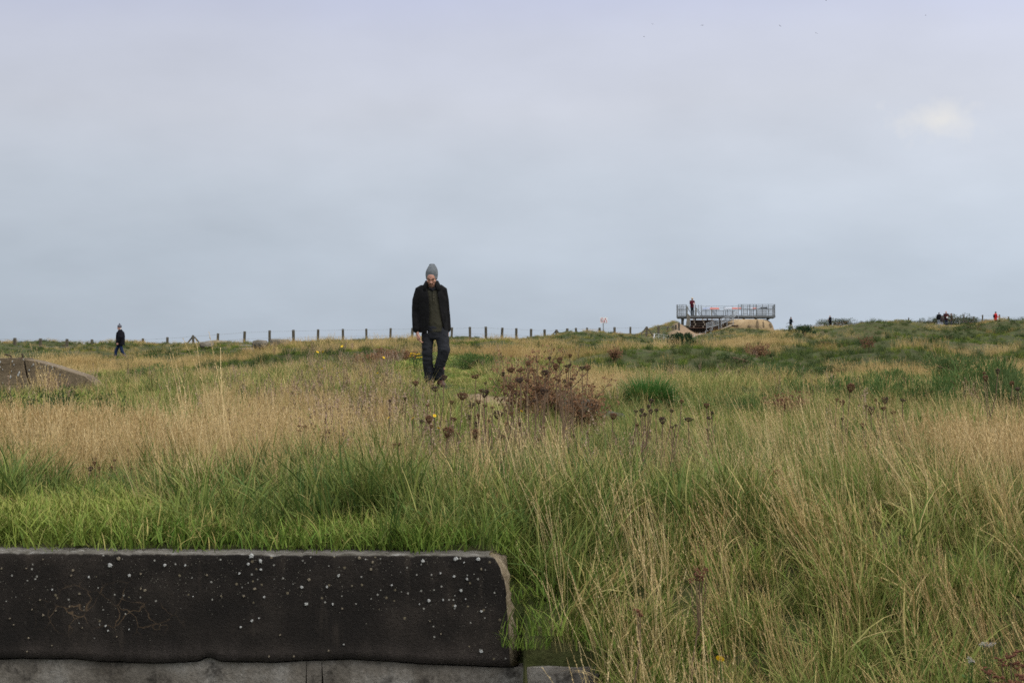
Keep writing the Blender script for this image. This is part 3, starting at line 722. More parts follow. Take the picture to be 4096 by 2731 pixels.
    green = (.6 * blob(u, y, 350, 84, 420, 14) + .7 * blob(u, y, 3370, 84, 210, 12) + .5 * blob(u, y, 2950, 112, 260, 14) + .45 * blob(u, y, 2400, 86, 260, 10) + .4 * blob(u, y, 3100, 38, 330, 7)
             - .25 * blob(u, y, 3750, 110, 300, 22) - .25 * blob(u, y, 900, 40, 700, 15) - .3 * blob(u, y, 3700, 55, 400, 12) - .4 * blob(u, y, 2450, 28, 200, 6))
    f = sst(.53, .70, big + .5 * (fine - .5) - .3 * green + .45 * hump(x, y) - .5 * rise(x, y))
    k = free(x, y) & (rng.uniform(0, 1, len(x)) < f) & (pathway(u, y) < .2)
    x, y, u = x[k], y[k], u[k]
    s = rng.uniform(.6, 1.15, len(x)) * np.interp(y, [20, 40, 80, 100], [.95, .95, .6, .5])
    w = np.interp(y, [20, 40, 80, 160], [.7, .9, 1.4, 2.0])
    scatter('dry_meadow_grass', protos('drymeadow', farstalk, M_MEADOW, 12, 700), 12, np.stack([x, y, ground(x, y) - .01], 1),
            rot_from(rng.uniform(0, 6.28, len(x)), rng.normal(-.08, .1, len(x)), rng.normal(0, .1, len(x))), np.stack([s * w, s * w, s], 1), np.clip(rng.normal(.72, .2, len(x)), 0, 1), np.clip(fbm(x / 2, y / 3, 132) * 1.5 - .25, 0, 1),
            'patches of taller dry tan grass across the middle distance', 'grass')
M_SHADE_GRASS = gmaterial('dark_blades', [(0.022, 0.042, 0.009), (0.040, 0.064, 0.014), (0.066, 0.086, 0.020)], [(0.16, 0.13, 0.06), (0.22, 0.17, 0.08), (0.27, 0.2, 0.1)], .2, .4, .45)  # grass green kept dark so the clumps also paint shaded slopes
M_HERB = gmaterial('withered_stems', [(0.10, 0.085, 0.035), (0.16, 0.12, 0.055), (0.20, 0.15, 0.08)], [(0.17, 0.105, 0.065), (0.27, 0.18, 0.12), (0.37, 0.265, 0.19)], .15)
# ------------------------------------------------------------------ concrete
WY = 6.5                                                  # distance of the near wall's face
def wall_material():
    k = N('black_crusted_concrete')
    pos = k.c.outputs['Object']
    sp = k.n('ShaderNodeSeparateXYZ'); k.put(sp.inputs[0], pos)
    nr = k.n('ShaderNodeSeparateXYZ'); k.put(nr.inputs[0], k.n('ShaderNodeNewGeometry').outputs['Normal'])
    up = k.step(nr.outputs[2], 0.45, 0.8); endw = k.step(nr.outputs[0], 0.25, 0.6)
    patch = k.noise(3.2, 6, 0.6); fine = k.noise(70, 5, 0.7)
    streak = k.noise(6, 4, 0.6, k.scaled((2.2, 1, 0.35)))
    crust = k.ramp(patch, [(0.28, (0.010, 0.0085, 0.007)), (0.5, (0.018, 0.0145, 0.0115)), (0.66, (0.034, 0.027, 0.021)), (0.82, (0.062, 0.050, 0.039))])
    crust = k.mix(k.math('MULTIPLY', k.step(streak, 0.55, 0.75), 0.45), crust, (0.070, 0.054, 0.040))
    # the crust thins to grey brown at the foot of the block
    thin = k.math('MULTIPLY', k.step(k.math('ADD', sp.outputs[2], k.math('MULTIPLY', streak, 0.16)), -1.08, -1.22), 0.75)
    crust = k.mix(thin, crust, (0.060, 0.048, 0.040))
    crust = k.mix(1.0, crust, k.ramp(fine, [(0.2, 0.65), (0.8, 1.4)]), 'MULTIPLY')
    # tan lichen threads along fine cracks
    vo = k.n('ShaderNodeTexVoronoi', feature='DISTANCE_TO_EDGE'); vo.inputs['Scale'].default_value = 10.5
    wob = k.n('ShaderNodeVectorMath', operation='ADD')
    nz = k.n('ShaderNodeTexNoise'); nz.inputs['Scale'].default_value = 11; k.put(nz.inputs['Vector'], pos)
    sc_ = k.n('ShaderNodeVectorMath', operation='SCALE'); k.put(sc_.inputs[0], nz.outputs['Color']); sc_.inputs[3].default_value = 0.10
    k.put(wob.inputs[0], pos); k.put(wob.inputs[1], sc_.outputs[0]); k.put(vo.inputs['Vector'], wob.outputs[0])
    line = k.math('SUBTRACT', 1.0, k.step(vo.outputs['Distance'], 0.005, 0.030))
    mx = k.math('SUBTRACT', 1.0, k.step(k.math('ABSOLUTE', k.math('ADD', sp.outputs[0], 1.64)), 0.12, 0.36))
    mz = k.math('SUBTRACT', 1.0, k.step(k.math('ABSOLUTE', k.math('ADD', sp.outputs[2], 1.04)), 0.03, 0.13))
    lm = k.math('MULTIPLY', k.math('MULTIPLY', line, k.math('MULTIPLY', mx, mz)), k.math('MULTIPLY', k.step(k.noise(7, 3), 0.36, 0.56), 0.60))
    c = k.mix(lm, crust, (0.16, 0.105, 0.058))
    # specks of grey and cream lichen, thicker towards the top and the end
    for scale, cut, cl, amt in ((48, 0.20, (0.42, 0.40, 0.34), 0.62), (95, 0.22, (0.36, 0.33, 0.25), 0.56), (30, 0.17, (0.22, 0.18, 0.11), 0.60)):
        v = k.n('ShaderNodeTexVoronoi'); v.inputs['Scale'].default_value = scale; k.put(v.inputs['Vector'], pos)
        hs = k.n('ShaderNodeSeparateColor'); k.put(hs.inputs[0], v.outputs['Color'])
        wide = k.math('MULTIPLY', hs.outputs[1], cut)
        spot = k.math('LESS_THAN', k.math('ADD', v.outputs['Distance'], k.math('MULTIPLY', fine, 0.10)), k.math('ADD', wide, 0.05))
        where = k.math('ADD', k.math('ADD', k.step(sp.outputs[2], -1.15, -0.86), k.math('MULTIPLY', k.step(sp.outputs[0], -0.5, -0.05), 0.55)), k.math('MULTIPLY', k.noise(2.3, 2), 0.9))
        many = k.math('GREATER_THAN', k.math('MULTIPLY', hs.outputs[0], where), 0.52 if scale < 90 else 0.46)
        c = k.mix(k.math('MULTIPLY', k.math('MULTIPLY', spot, many), amt), c, cl)
    # worn top: pale grey with lichen and moss towards the back
    topc = k.ramp(k.noise(26, 6, 0.7, k.scaled((0.6, 1.6, 1))), [(0.25, (0.035, 0.030, 0.020)), (0.45, (0.095, 0.085, 0.066)), (0.60, (0.165, 0.15, 0.125)), (0.72, (0.40, 0.39, 0.35))])
    c = k.mix(up, c, topc)
    # broken end shows sandy aggregate
    agg = k.ramp(k.noise(60, 6, 0.75), [(0.25, (0.075, 0.055, 0.032)), (0.5, (0.20, 0.155, 0.095)), (0.78, (0.38, 0.32, 0.23))])
    c = k.mix(endw, c, agg)
    nm = k.bump(k.math('ADD', k.math('MULTIPLY', fine, 0.5), k.math('ADD', k.math('MULTIPLY', patch, .6), k.math('MULTIPLY', k.noise(240, 3), 0.5))), 0.012, 1.0)
    return k.done(k.bsdf(c, 0.93, 0.18, 0, nm))
def grey_concrete(name, dark, mid_, light, scale=1.0, stain=(0.05, 0.04, 0.03)):
    k = N(name)
    a = k.noise(2.2 * scale, 6, 0.65); f = k.noise(45 * scale, 5, 0.7); b = k.noise(8 * scale, 6, 0.7)
    c = k.ramp(a, [(0.3, dark), (0.5, mid_), (0.72, light)])
    c = k.mix(k.math('MULTIPLY', k.step(b, 0.52, 0.68), 0.75), c, stain)
    c = k.mix(1.0, c, k.ramp(f, [(0.2, 0.6), (0.8, 1.35)]), 'MULTIPLY')
    v = k.n('ShaderNodeTexVoronoi'); v.inputs['Scale'].default_value = 24 * scale; k.put(v.inputs['Vector'], k.c.outputs['Object'])
    hs = k.n('ShaderNodeSeparateColor'); k.put(hs.inputs[0], v.outputs['Color'])
    sp_ = k.math('MULTIPLY', k.math('LESS_THAN', v.outputs['Distance'], k.math('MULTIPLY', hs.outputs[1], .22)), k.math('GREATER_THAN', hs.outputs[0], .72))
    c = k.mix(k.math('MULTIPLY', sp_, .7), c, (0.46, 0.44, 0.38))
    nm = k.bump(k.math('ADD', f, k.math('MULTIPLY', b, 1.5)), 0.01 / scale, 0.8)
    return k.done(k.bsdf(c, 0.93, 0.2, 0, nm))
M_WALL = wall_material()
M_LOW = grey_concrete('grey_footing_concrete', (0.055, 0.045, 0.033), (0.155, 0.135, 0.108), (0.30, 0.28, 0.245), 1.3, (0.024, 0.020, 0.016))
M_SLAB = grey_concrete('brown_weathered_concrete', (0.100, 0.074, 0.044), (0.150, 0.112, 0.068), (0.200, 0.155, 0.100), 0.5, (0.075, 0.054, 0.033))
M_ROCK = grey_concrete('broken_concrete_rubble', (0.085, 0.075, 0.050), (0.145, 0.125, 0.092), (0.25, 0.22, 0.175), 1.0, (0.06, 0.05, 0.035))
M_STONE = grey_concrete('dark_stone', (0.030, 0.028, 0.022), (0.060, 0.054, 0.042), (0.10, 0.09, 0.07), 2.0, (0.018, 0.016, 0.012))
M_BUNKER = grey_concrete('sandy_bunker_concrete', (0.24, 0.165, 0.085), (0.33, 0.235, 0.125), (0.41, 0.30, 0.175), 0.28, (0.16, 0.115, 0.07))
M_LICH = plain('pale_lichen', (0.34, 0.335, 0.305), 0.95, 0.30, 160, bump=0.002)
M_LICHT = plain('tan_lichen', (0.17, 0.14, 0.095), 0.95, 0.30, 160, bump=0.002)

def near_wall():
    root = empty('concrete_wall', (0, WY, -1.65))
    tag(root, 'low black-crusted concrete wall spotted with pale lichen, grass growing behind it', 'wall')
    bottom = lambda u: np.interp(u, [-2500, 0, 90, 200, 290, 420, 560, 640, 790, 835, 880, 960, 1100, 1210, 1400, 1550, 1700, 1850, 1960, 2040], [2640, 2632, 2628, 2632, 2630, 2642, 2646, 2648, 2640, 2622, 2640, 2643, 2645, 2638, 2632, 2640, 2652, 2657, 2662, 2664])
    top = lambda u: np.interp(u, [-2500, 0, 700, 1900, 2040], [2196, 2206, 2212, 2219, 2222])
    us = np.concatenate([np.linspace(-2600, 0, 60)[:-1], np.linspace(0, 2040, 260)])
    end_u = lambda z: np.interp((z * -F / WY) + YH, [2215, 2240, 2300, 2400, 2550, 2664], [1945, 1992, 2008, 2022, 2036, 2043])
    rings, depth = [], 0.20
    for u in us:
        zt = (YH - top(u)) / F * WY + .003 * (float(fbm(u / 30, 0, 5)) - .5) * 2 - .008 * max(0, float(vn(u / 14, 7, 6)) - .78) * 4; zb = (YH - bottom(u)) / F * WY + .004 * (float(vn(u / 9, 3, 8)) - .5)
        pr = []
        for s in np.linspace(0, 1, 13):                                                # front face, from the foot up
            z = zb + (zt - .012 - zb) * s
            pr.append((0.004 * (float(fbm(u / 60, s * 5, 2)) - .5) * 2 - .002 * (s < .04), z))
        pr += [(.003, zt - .005), (.011, zt), (.06, zt + .003), (.12, zt + .004 * float(vn(u / 30, 1, 3))), (depth, zt - .004), (depth, zb)]
        rings.append([(float(min(px2x(u, WY), px2x(end_u(z), WY) - (0.0 if y < .02 else -.018 * (y / depth)))), y, z + 1.65) for y, z in pr])
    n = len(rings[0]); v = [p for r in rings for p in r]
    # broken end: two more rings that turn the corner
    last = rings[-1]
    for dx, dy in ((.010, .018), (.022, .05), (.030, .10)):
        r = []
        for i, (x, y, z) in enumerate(last):
            cy_ = max(y, dy * (1 if i < 15 else 1)); zc_ = min(z, last[15][2] - dx * .9 - .006 * float(vn(i * 2.1, dx * 300, 6)))
            r.append((x + dx * (.1 + 1.7 * float(vn(i * 1.3, dx * 100, 4))), cy_, zc_))
        v += r
    m = len(v) // n; f = []
    for i in range(m - 1):
        for q in range(n): f.append((i * n + q, (i + 1) * n + q, (i + 1) * n + (q + 1) % n, i * n + (q + 1) % n))
    f.append(tuple(range(n))[::-1]); f.append(tuple((m - 1) * n + q for q in range(n)))
    me_ = mesh('wall_block', v, [t[::-1] for t in f], [M_WALL], True)
    bm = bmesh.new(); bm.from_mesh(me_); bmesh.ops.recalc_face_normals(bm, faces=bm.faces); bm.to_mesh(me_); bm.free()
    # material is laid out in world metres
    me_.transform(Matrix.Translation((0, WY, -1.65)))
    o = ob('wall_block', me_, root); o.matrix_parent_inverse = Matrix.Translation((0, -WY, 1.65)); o['label'] = 'black crusted upper block with white lichen spots and a broken sandy end'
    # footing below the crack: pieces split by the two cracks in it
    cuts = [(-2600, 1224), (1225.5, 1284.5), (1286, 2112)]
    for a, b in cuts:
        uu = np.linspace(a, b, max(4, int((b - a) / 14)))
        v, f = [], []
        for i, u in enumerate(uu):
            e = 0
            if a > 0 and u < a + 30: e = .012
            ub = min(u, 2043); zt = (YH - bottom(ub) - 7 - 2 * float(vn(u / 12, 5, 1))) / F * WY
            lean = .012 * ((a == 1286) * (i == 0) - (b == 1224) * (i == len(uu) - 1) * .6)
            for y, z, sh in ((.012 + .004 * float(vn(u / 20, 2, 2)), zt, 0), (.016, -1.36, lean * .6), (.02, -1.75, lean), (.24, -1.75, lean), (.24, zt, 0)):
                v.append((px2x(u, WY) + sh, y + WY, z))
        for i in range(len(uu) - 1):
            for q in range(5): f.append((i * 5 + q, (i + 1) * 5 + q, (i + 1) * 5 + (q + 1) % 5, i * 5 + (q + 1) % 5))
        f.append((0, 1, 2, 3, 4)); f.append(tuple((len(uu) - 1) * 5 + q for q in range(5))[::-1])
        me_ = mesh('footing_block', v, f, [M_LOW], False)
        bm = bmesh.new(); bm.from_mesh(me_); bmesh.ops.recalc_face_normals(bm, faces=bm.faces); bm.to_mesh(me_); bm.free()
        o = ob('footing_block', me_, root); o.matrix_parent_inverse = Matrix.Translation((0, -WY, 1.65))
    # the larger lichen rosettes, each where it grows
    A = [(942,340,25,0),(1015,285,25,1),(625,385,18,1),(1108,428,18,0),(760,440,14,0),(1410,342,18,0),(1585,342,13,0),(2150,262,32,0),(2228,305,25,0),(2125,330,18,0),(2232,377,14,0),(2048,412,14,0),(448,550,12,0),(680,583,15,1),(345,638,12,1),(370,768,15,1),(905,858,13,0),(2178,542,18,1),(2260,612,14,0),(1890,602,12,1),(2085,605,14,1),(2155,815,17,0),(2215,792,10,0),(2058,868,13,0),(245,962,12,1),(232,1078,10,1),(1652,606,6,0),(1240,555,18,1),(1205,540,14,1),(610,428,12,1),(925,900,10,0),(480,728,10,1),(1205,415,13,1),(1770,425,12,1),(275,718,9,1),(595,692,10,1),(1105,888,8,0),(85,795,10,1),(118,848,9,1),(705,875,9,1),(1000,950,9,1),(445,1025,8,1),(225,368,11,1),(15,368,12,1),(370,290,9,1)]
    B = [(1085,222,16,0),(1292,210,17,0),(1432,212,17,0),(1280,320,13,0),(1362,337,11,0),(1323,408,12,0),(1288,505,11,0),(1450,538,11,0),(1450,790,15,0),(1122,472,13,0),(1212,467,9,0),(888,375,9,0),(557,315,13,0),(325,388,13,0),(353,493,15,0),(519,494,10,0),(370,340,14,1),(685,205,14,1),(1195,300,8,0),(1352,462,7,0),(1342,233,8,0),(483,385,10,0),(1062,494,7,0),(588,746,7,0),(1450,275,10,1),(578,522,10,1),(640,378,9,1),(770,232,12,1),(758,275,13,1),(1128,600,7,1),(1197,680,8,1),(190,686,9,1),(493,785,9,1),(275,820,9,1),(120,820,9,1)]
    L = [(x * .4677, 2100 + y * .4677, r * .4677, t) for x, y, r, t in A] + [(1000 + x * .6378, 2100 + y * .6378, r * .6378, t) for x, y, r, t in B]
    for i, (u, v_, r, t) in enumerate(L):
        q = random.Random(i); n = 13; rr = S(r, WY) * (.86 if t == 0 else .8)
        ring = [(rr * (q.uniform(.55, 1.15)) * math.cos(2 * math.pi * k / n), rr * q.uniform(.55, 1.15) * math.sin(2 * math.pi * k / n)) for k in range(n)]
        inner = [(x * .62, z * .62) for x, z in ring]
        vv_ = [(x, 0.003, z) for x, z in ring] + [(x, -.0022 - q.uniform(0, .001), z) for x, z in inner] + [(0, -.0015, 0)]
        f = [(k, (k + 1) % n, n + (k + 1) % n, n + k) for k in range(n)] + [(n + k, n + (k + 1) % n, 2 * n) for k in range(n)]
        p = P(u, v_, WY)
        o = ob('lichen', mesh('lichen', vv_, f, [M_LICHT if t else M_LICH]), root); o.location = (p.x, -.0045, p.z + 1.65)
    # broken ledge that carries on from the footing beyond the wall's end
    u0, u1 = 2100, 2412
    pts = [(u0, 2672), (2200, 2668), (2300, 2674), (u1 - 6, 2668), (u1, 2690), (u1 - 22, 2720), (u1 - 14, 2790), (u0, 2790)]
    poly = [(px2x(u, 6.38), (YH - v_) / F * 6.38) for u, v_ in pts]
    b = MB().prism(poly, 6.38, 6.75)
    me_ = b.me('concrete_ledge', M_LOW)
    bm = bmesh.new(); bm.from_mesh(me_); bmesh.ops.bevel(bm, geom=bm.edges[:], offset=.008, segments=2, affect='EDGES'); bmesh.ops.recalc_face_normals(bm, faces=bm.faces); bm.to_mesh(me_); bm.free()
    tag(ob('concrete_ledge', me_), 'small grey broken concrete ledge under the grass beyond the end of the black wall', 'ledge')
near_wall()

def rough_block(name, loc, size, seed, m, rot=0.0, amp=.18, cuts=3, sink=.15, square=.5):
    """a boulder or a broken lump: a sphere pushed towards a box and roughened"""
    bm = bmesh.new(); bmesh.ops.create_icosphere(bm, subdivisions=cuts, radius=1)
    g = np.random.default_rng(seed); ph = g.uniform(0, 50, 3)
    for v in bm.verts:
        c = v.co.normalized(); mx = max(abs(c.x), abs(c.y), abs(c.z))
        c = c * (1 - square) + (c / mx) * square * .86
        n = float(fbm(c.x * 1.6 + ph[0] + c.z, c.y * 1.6 + ph[1] - c.z, seed, 3)) - .5
        n2 = float(fbm(c.x * 5 + ph[2] + 2 * c.z, c.y * 5 - c.z * 3, seed + 9, 2)) - .5
        c = c * (1 + amp * 2 * n + amp * .5 * n2)
        v.co = Vector((c.x * size[0] / 2, c.y * size[1] / 2, c.z * size[2] / 2 + size[2] / 2 - sink * size[2]))
    me_ = bpy.data.meshes.new(name); bm.to_mesh(me_); bm.free(); me_.materials.append(m)
    return ob(name, me_, None, loc, (0, 0, rot))

# broken concrete flank wall at the left edge
def flank():
    d = 24.0
    root = empty('ruined_concrete_wall', (px2x(100, d), d, -.75)); tag(root, 'brown weathered concrete wall sloping down into the grass, with white lichen and bent rebar', 'wall')
    inv = Matrix.Translation((-px2x(100, d), -d, .75))
    def piece(pts, name, y0, y1):
        poly = [(px2x(u, d), (YH - v) / F * d) for u, v in pts]
        me_ = MB().prism(poly, y0, y1).me(name, M_SLAB)
        bm = bmesh.new(); bm.from_mesh(me_); bmesh.ops.bevel(bm, geom=bm.edges[:], offset=.005, segments=1, affect='EDGES'); bmesh.ops.recalc_face_normals(bm, faces=bm.faces); bm.to_mesh(me_); bm.free()
        o = ob(name, me_, root); o.matrix_parent_inverse = inv; return o
    # courses of formwork, split at the crack
    crack = lambda v: np.interp(v, [1430, 1470, 1510, 1540, 1570, 1640], [92, 98, 106, 118, 132, 150])
    rows = [1432, 1458, 1499, 1537, 1650]
    for a, b in zip(rows[:-1], rows[1:]):
        piece([(-420, a), (crack(a) - 2, a), (crack((a + b) / 2) - 2, (a + b) / 2), (crack(b) - 2, b - .15), (-420, b - .15)], 'wall_course', d - .0015 * (a % 3), d + .55)
    piece([(crack(1437) + 4, 1437), (140, 1444), (208, 1463), (275, 1484), (335, 1503), (352, 1516), (372, 1530), (392, 1560), (400, 1650), (crack(1640) + 4, 1650), (crack(1570) + 4, 1570), (crack(1540) + 4, 1540), (crack(1500) + 4, 1500)], 'sloping_wing', d + .02, d + .5)
    # bent rebar
    m = plain('rusty_iron', (0.045, 0.024, 0.016), 0.9, .4, 60)
    for pts in ([(28, 1434), (46, 1430), (44, 1424), (36, 1421), (20, 1418)], [(72, 1432), (84, 1431), (91, 1428), (91, 1422), (88, 1416)]):
        b = MB().tube([P(u, v, d + .2) for u, v in pts], .011, 6); o = b.build('rebar', m, root, smooth=True); o.matrix_parent_inverse = inv
    Ls = [(4,515,10),(130,510,9),(110,672,13),(192,650,15),(202,630,12),(148,545,6),(120,613,6),(345,545,9),(303,600,7),(420,580,6),(332,560,5),(543,570,7),(547,592,5),(478,552,5),(185,775,8),(108,775,5),(28,595,5),(30,735,5),(245,492,6),(2,570,8),(180,868,8),(625,650,5),(465,640,5)]
    for i, (x, y, r) in enumerate(Ls):
        u, v, r = x * .3827, 1250 + y * .3827, r * .3827; q = random.Random(i + 60); n = 9; rr = S(r, d)
        ring = [(rr * .8 * q.uniform(.7, 1.1) * math.cos(6.2832 * k / n), rr * 1.5 * q.uniform(.7, 1.1) * math.sin(6.2832 * k / n)) for k in range(n)]
        p = P(u, v, d)
        vv_ = [(px, .012, pz) for px, pz in ring] + [(px * .7, -.006, pz * .7) for px, pz in ring]
        f = [(k, (k + 1) % n, n + (k + 1) % n, n + k) for k in range(n)] + [tuple(range(n, 2 * n))]
        o = ob('lichen', mesh('lichen', vv_, f, [M_LICH]), root); o.matrix_parent_inverse = inv; o.location = (p.x, d - .012 + (.02 if u > 100 else 0), p.z)
flank()
KEEP_OUT += [(px2x(u, 24.3), 24.3, .42) for u in range(-380, 380, 90)]

# stones and rubble
def stone(u, d, w, h, seed, label, m=M_ROCK, deep=1.0, rot=0, lift=0, **k):
    p = onground(u, d); sx, sz = S(w, d), S(h, d)
    o = rough_block('stone', (p.x, p.y, p.z + S(lift, d)), (sx, sx * deep, sz * 1.12), seed, m, rot, **k)
    tag(o, label, 'stone', 'stones and broken concrete in the grass'); KEEP_OUT.append((p.x, p.y, sx * .42)); return o
stone(2250, 14.0, 320, 165, 3, 'dark grey stone behind the dried seed heads at the edge of the path', M_STONE, .7, amp=.22)
stone(2440, 14.4, 150, 90, 4, 'smaller dark stone beside the path, half hidden by straw grass', M_STONE, .8)
stone(1840, 97, 100, 40, 5, 'angular grey rock on the skyline just beyond the man\'s hand', M_ROCK, .9, square=.75, amp=.2)
stone(872, 96, 130, 24, 6, 'long low grey rock hump in front of the fence posts', M_ROCK, .8, square=.25)
stone(1040, 68, 72, 36, 7, 'rounded brown lump of rubble, highest of the rubble heap', M_ROCK, 1, amp=.25)
stone(1118, 68, 84, 36, 8, 'large rubble lump with a flat pale top beside the squared block', M_ROCK, 1, square=.7)
stone(985, 72, 100, 22, 9, 'flat pale slab of rubble at the edge of the heap', M_ROCK, 1, square=.8)
stone(990, 65, 60, 20, 10, 'small low rubble lump in front of the heap', M_ROCK, 1)
stone(826, 68, 60, 26, 11, 'reddish rubble stone standing apart from the heap', M_ROCK, 1)
stone(1075, 80, 130, 16, 12, 'pale flat concrete slab lying behind the rubble heap', M_ROCK, .5, square=.9, amp=.06)
stone(1165, 78, 76, 30, 13, 'squared concrete block lying in the grass behind the rubble', M_ROCK, .8, square=.95, amp=.06)
stone(2060, 82, 240, 16, 14, 'long flat pale slab half buried near the crest', M_ROCK, .4, square=.9, amp=.1)
stone(2770, 74, 34, 26, 15, 'small pale stone below the dark gorse bush', M_ROCK, 1)
stone(2852, 88, 22, 18, 16, 'tiny pale stone on the green slope below the platform', M_ROCK, 1)

# ------------------------------------------------------------------ fences
M_POST = plain('weathered_fence_wood', (0.085, 0.072, 0.048), .9, .35, 14)
M_WIRE = plain('galvanised_wire', (0.30, 0.31, 0.31), .5, .1, 10, metal=.6)
def fence(name, label, posts, d_of, w=.145, wires=(.08, .50), braced=(), m=M_POST, hid=.35, wire=.0075):
    root = empty(name, onground(posts[len(posts) // 2][0], d_of(posts[len(posts) // 2][0]))); tag(root, label, 'fence')
    inv = Matrix.Translation(-root.location)
    tops = []
    q = random.Random(3)
    for i, (u, v) in enumerate(posts):
        d = d_of(u); p = P(u, v, d); g = gz(p.x, d); tops.append(p)
        h = max(p.z - g, .55)
        b = MB(); t = w / 2
        tl = q.uniform(-.02, .02)
        b.add([(-t, -t, -hid), (t, -t, -hid), (t, t, -hid), (-t, t, -hid), (-t + tl, -t, h - .02), (t + tl, -t, h - .02), (t + tl, t, h - .02), (-t + tl, t, h - .02), (-t * .7 + tl, -t * .7, h), (t * .7 + tl, -t * .7, h), (t * .7 + tl, t * .7, h), (-t * .7 + tl, t * .7, h)],
              [(0,3,2,1),(0,1,5,4),(1,2,6,5),(2,3,7,6),(3,0,4,7),(4,5,9,8),(5,6,10,9),(6,7,11,10),(7,4,8,11),(8,9,10,11)])
        o = b.build('post', m, root); o.matrix_parent_inverse = inv; o.location = (p.x, d, p.z - h); o.rotation_euler = (0, R(q.uniform(-2.2, 2.2)), R(q.uniform(-20, 20)))
        if i in braced:
            for s in (-1, 1):
                o = MB().bar((s * .06, 0, h - .12), (s * .62, .02, -.1), .085).build('brace', m, root); o.matrix_parent_inverse = inv; o.location = (p.x, d, p.z - h)
    for dz in wires:
        b = MB()
        for a, c in zip(tops[:-1], tops[1:]):
            mid_ = (a + c) / 2 + Vector((0, 0, -.015))
            for s, e in ((a, mid_), (mid_, c)): b.bar(s - Vector((0, w * .55, dz)), e - Vector((0, w * .55, dz)), wire, n=3)
        o = b.build('wire', M_WIRE, root); o.matrix_parent_inverse = inv
    return root
main_posts = [(-45, 1350), (58.6, 1351), (162, 1353), (267, 1355), (367, 1357), (470, 1356), (571, 1353), (670, 1348), (774, 1340), (871, 1333), (976, 1324.6), (1078, 1320.8), (1175, 1319), (1271, 1316.6), (1372, 1315), (1466, 1314), (1561, 1312), (1648, 1311), (1730, 1310), (1806, 1309), (1880, 1307), (1944, 1306), (2007, 1310), (2065, 1312), (2124, 1315), (2179, 1317), (2226, 1318), (2268, 1313), (2305, 1311), (2350, 1310), (2399, 1310), (2458, 1308), (2521, 1307), (2586, 1305.5), (2634, 1304), (2671, 1304), (2692, 1301), (2703, 1298), (2716, 1290)]
fence('post_and_wire_fence', 'weathered wooden post and wire fence running along the cliff edge on the skyline', main_posts, lambda u: float(np.interp(u, [-100, 800, 1600, 2200, 2300, 2586, 2716], [98, 102, 108, 114, 118, 122, 132])), braced=(8, 26, 33))
right_posts = [(3635, 1270), (3720, 1285), (3855, 1257), (3893, 1266), (3930, 1259), (3998, 1258), (4034, 1266), (4110, 1262)]
fence('wire_fence', 'thin grey post and wire fence behind the group of visitors and the red jacket', right_posts, lambda u: 196.0, w=.13, wires=(.1, .6), hid=.9)
near_posts = [(3744, 1290), (3838, 1282), (3912, 1282), (3944, 1275)]
fence('low_stake_fence', 'low pale stake fence in front of the reddish brown bush', near_posts, lambda u: 176.0, w=.10, wires=(.12,), hid=.4, m=plain('grey_stakes', (.22, .20, .15), .9, .2))
# white rope netting by the gravel path
M_WHITE = plain('white_paint', (0.72, 0.72, 0.70), .6, .06, 10)
M_PALE = plain('greyed_white_paint', (0.42, 0.43, 0.42), .7, .1, 10)
def net_fence(pairs, name, label, rows, d, h, tilt=0.0, thin=.008, m=None, ends=True):
    m = m or M_WHITE
    root = empty(name, onground(pairs[0], d)); tag(root, label, 'fence'); inv = Matrix.Translation(-root.location)
    tops = []
    for i, u in enumerate(pairs):
        g = onground(u, d); big = ends and i in (0, len(pairs) - 1)
        o = MB().bar((0, 0, -.2), (tilt * (i == 0), 0, h), .07 if big else .016).build('stake', m, root); o.matrix_parent_inverse = inv; o.location = g
        tops.append(g)
    for r in rows:
        b = MB()
        for a, c in zip(tops[:-1], tops[1:]): b.bar(a + Vector((0, 0, r)), c + Vector((0, 0, r)), thin, n=3)
        o = b.build('rope', m, root); o.matrix_parent_inverse = inv
net_fence([2612, 2635, 2655, 2672, 2690, 2708, 2727], 'rope_net_fence', 'white rope net fence with a thick white end stake beside the gravel slope', (.1, .25, .42), 120, .45, .12)
net_fence([2733, 2755, 2778, 2800, 2822, 2844], 'gravel_wire_fence', 'faint low wire fence crossing the reddish gravel below the platform steps', (.15, .4), 122, .5, thin=.005, ends=False)
net_fence([3232, 3245, 3262, 3275, 3292], 'white_panel_fence', 'short white slatted panel beside the visitor with grey hair', (.15, .3, .45, .6), 190, .7, .1, thin=.05, m=M_PALE)
net_fence([3333, 3345, 3372, 3398, 3410, 3425, 3440, 3458], 'pale_stake_fence', 'row of pale stakes in front of the dark skyline hedge', (.2, .5), 188, .8, -.1, m=M_PALE)
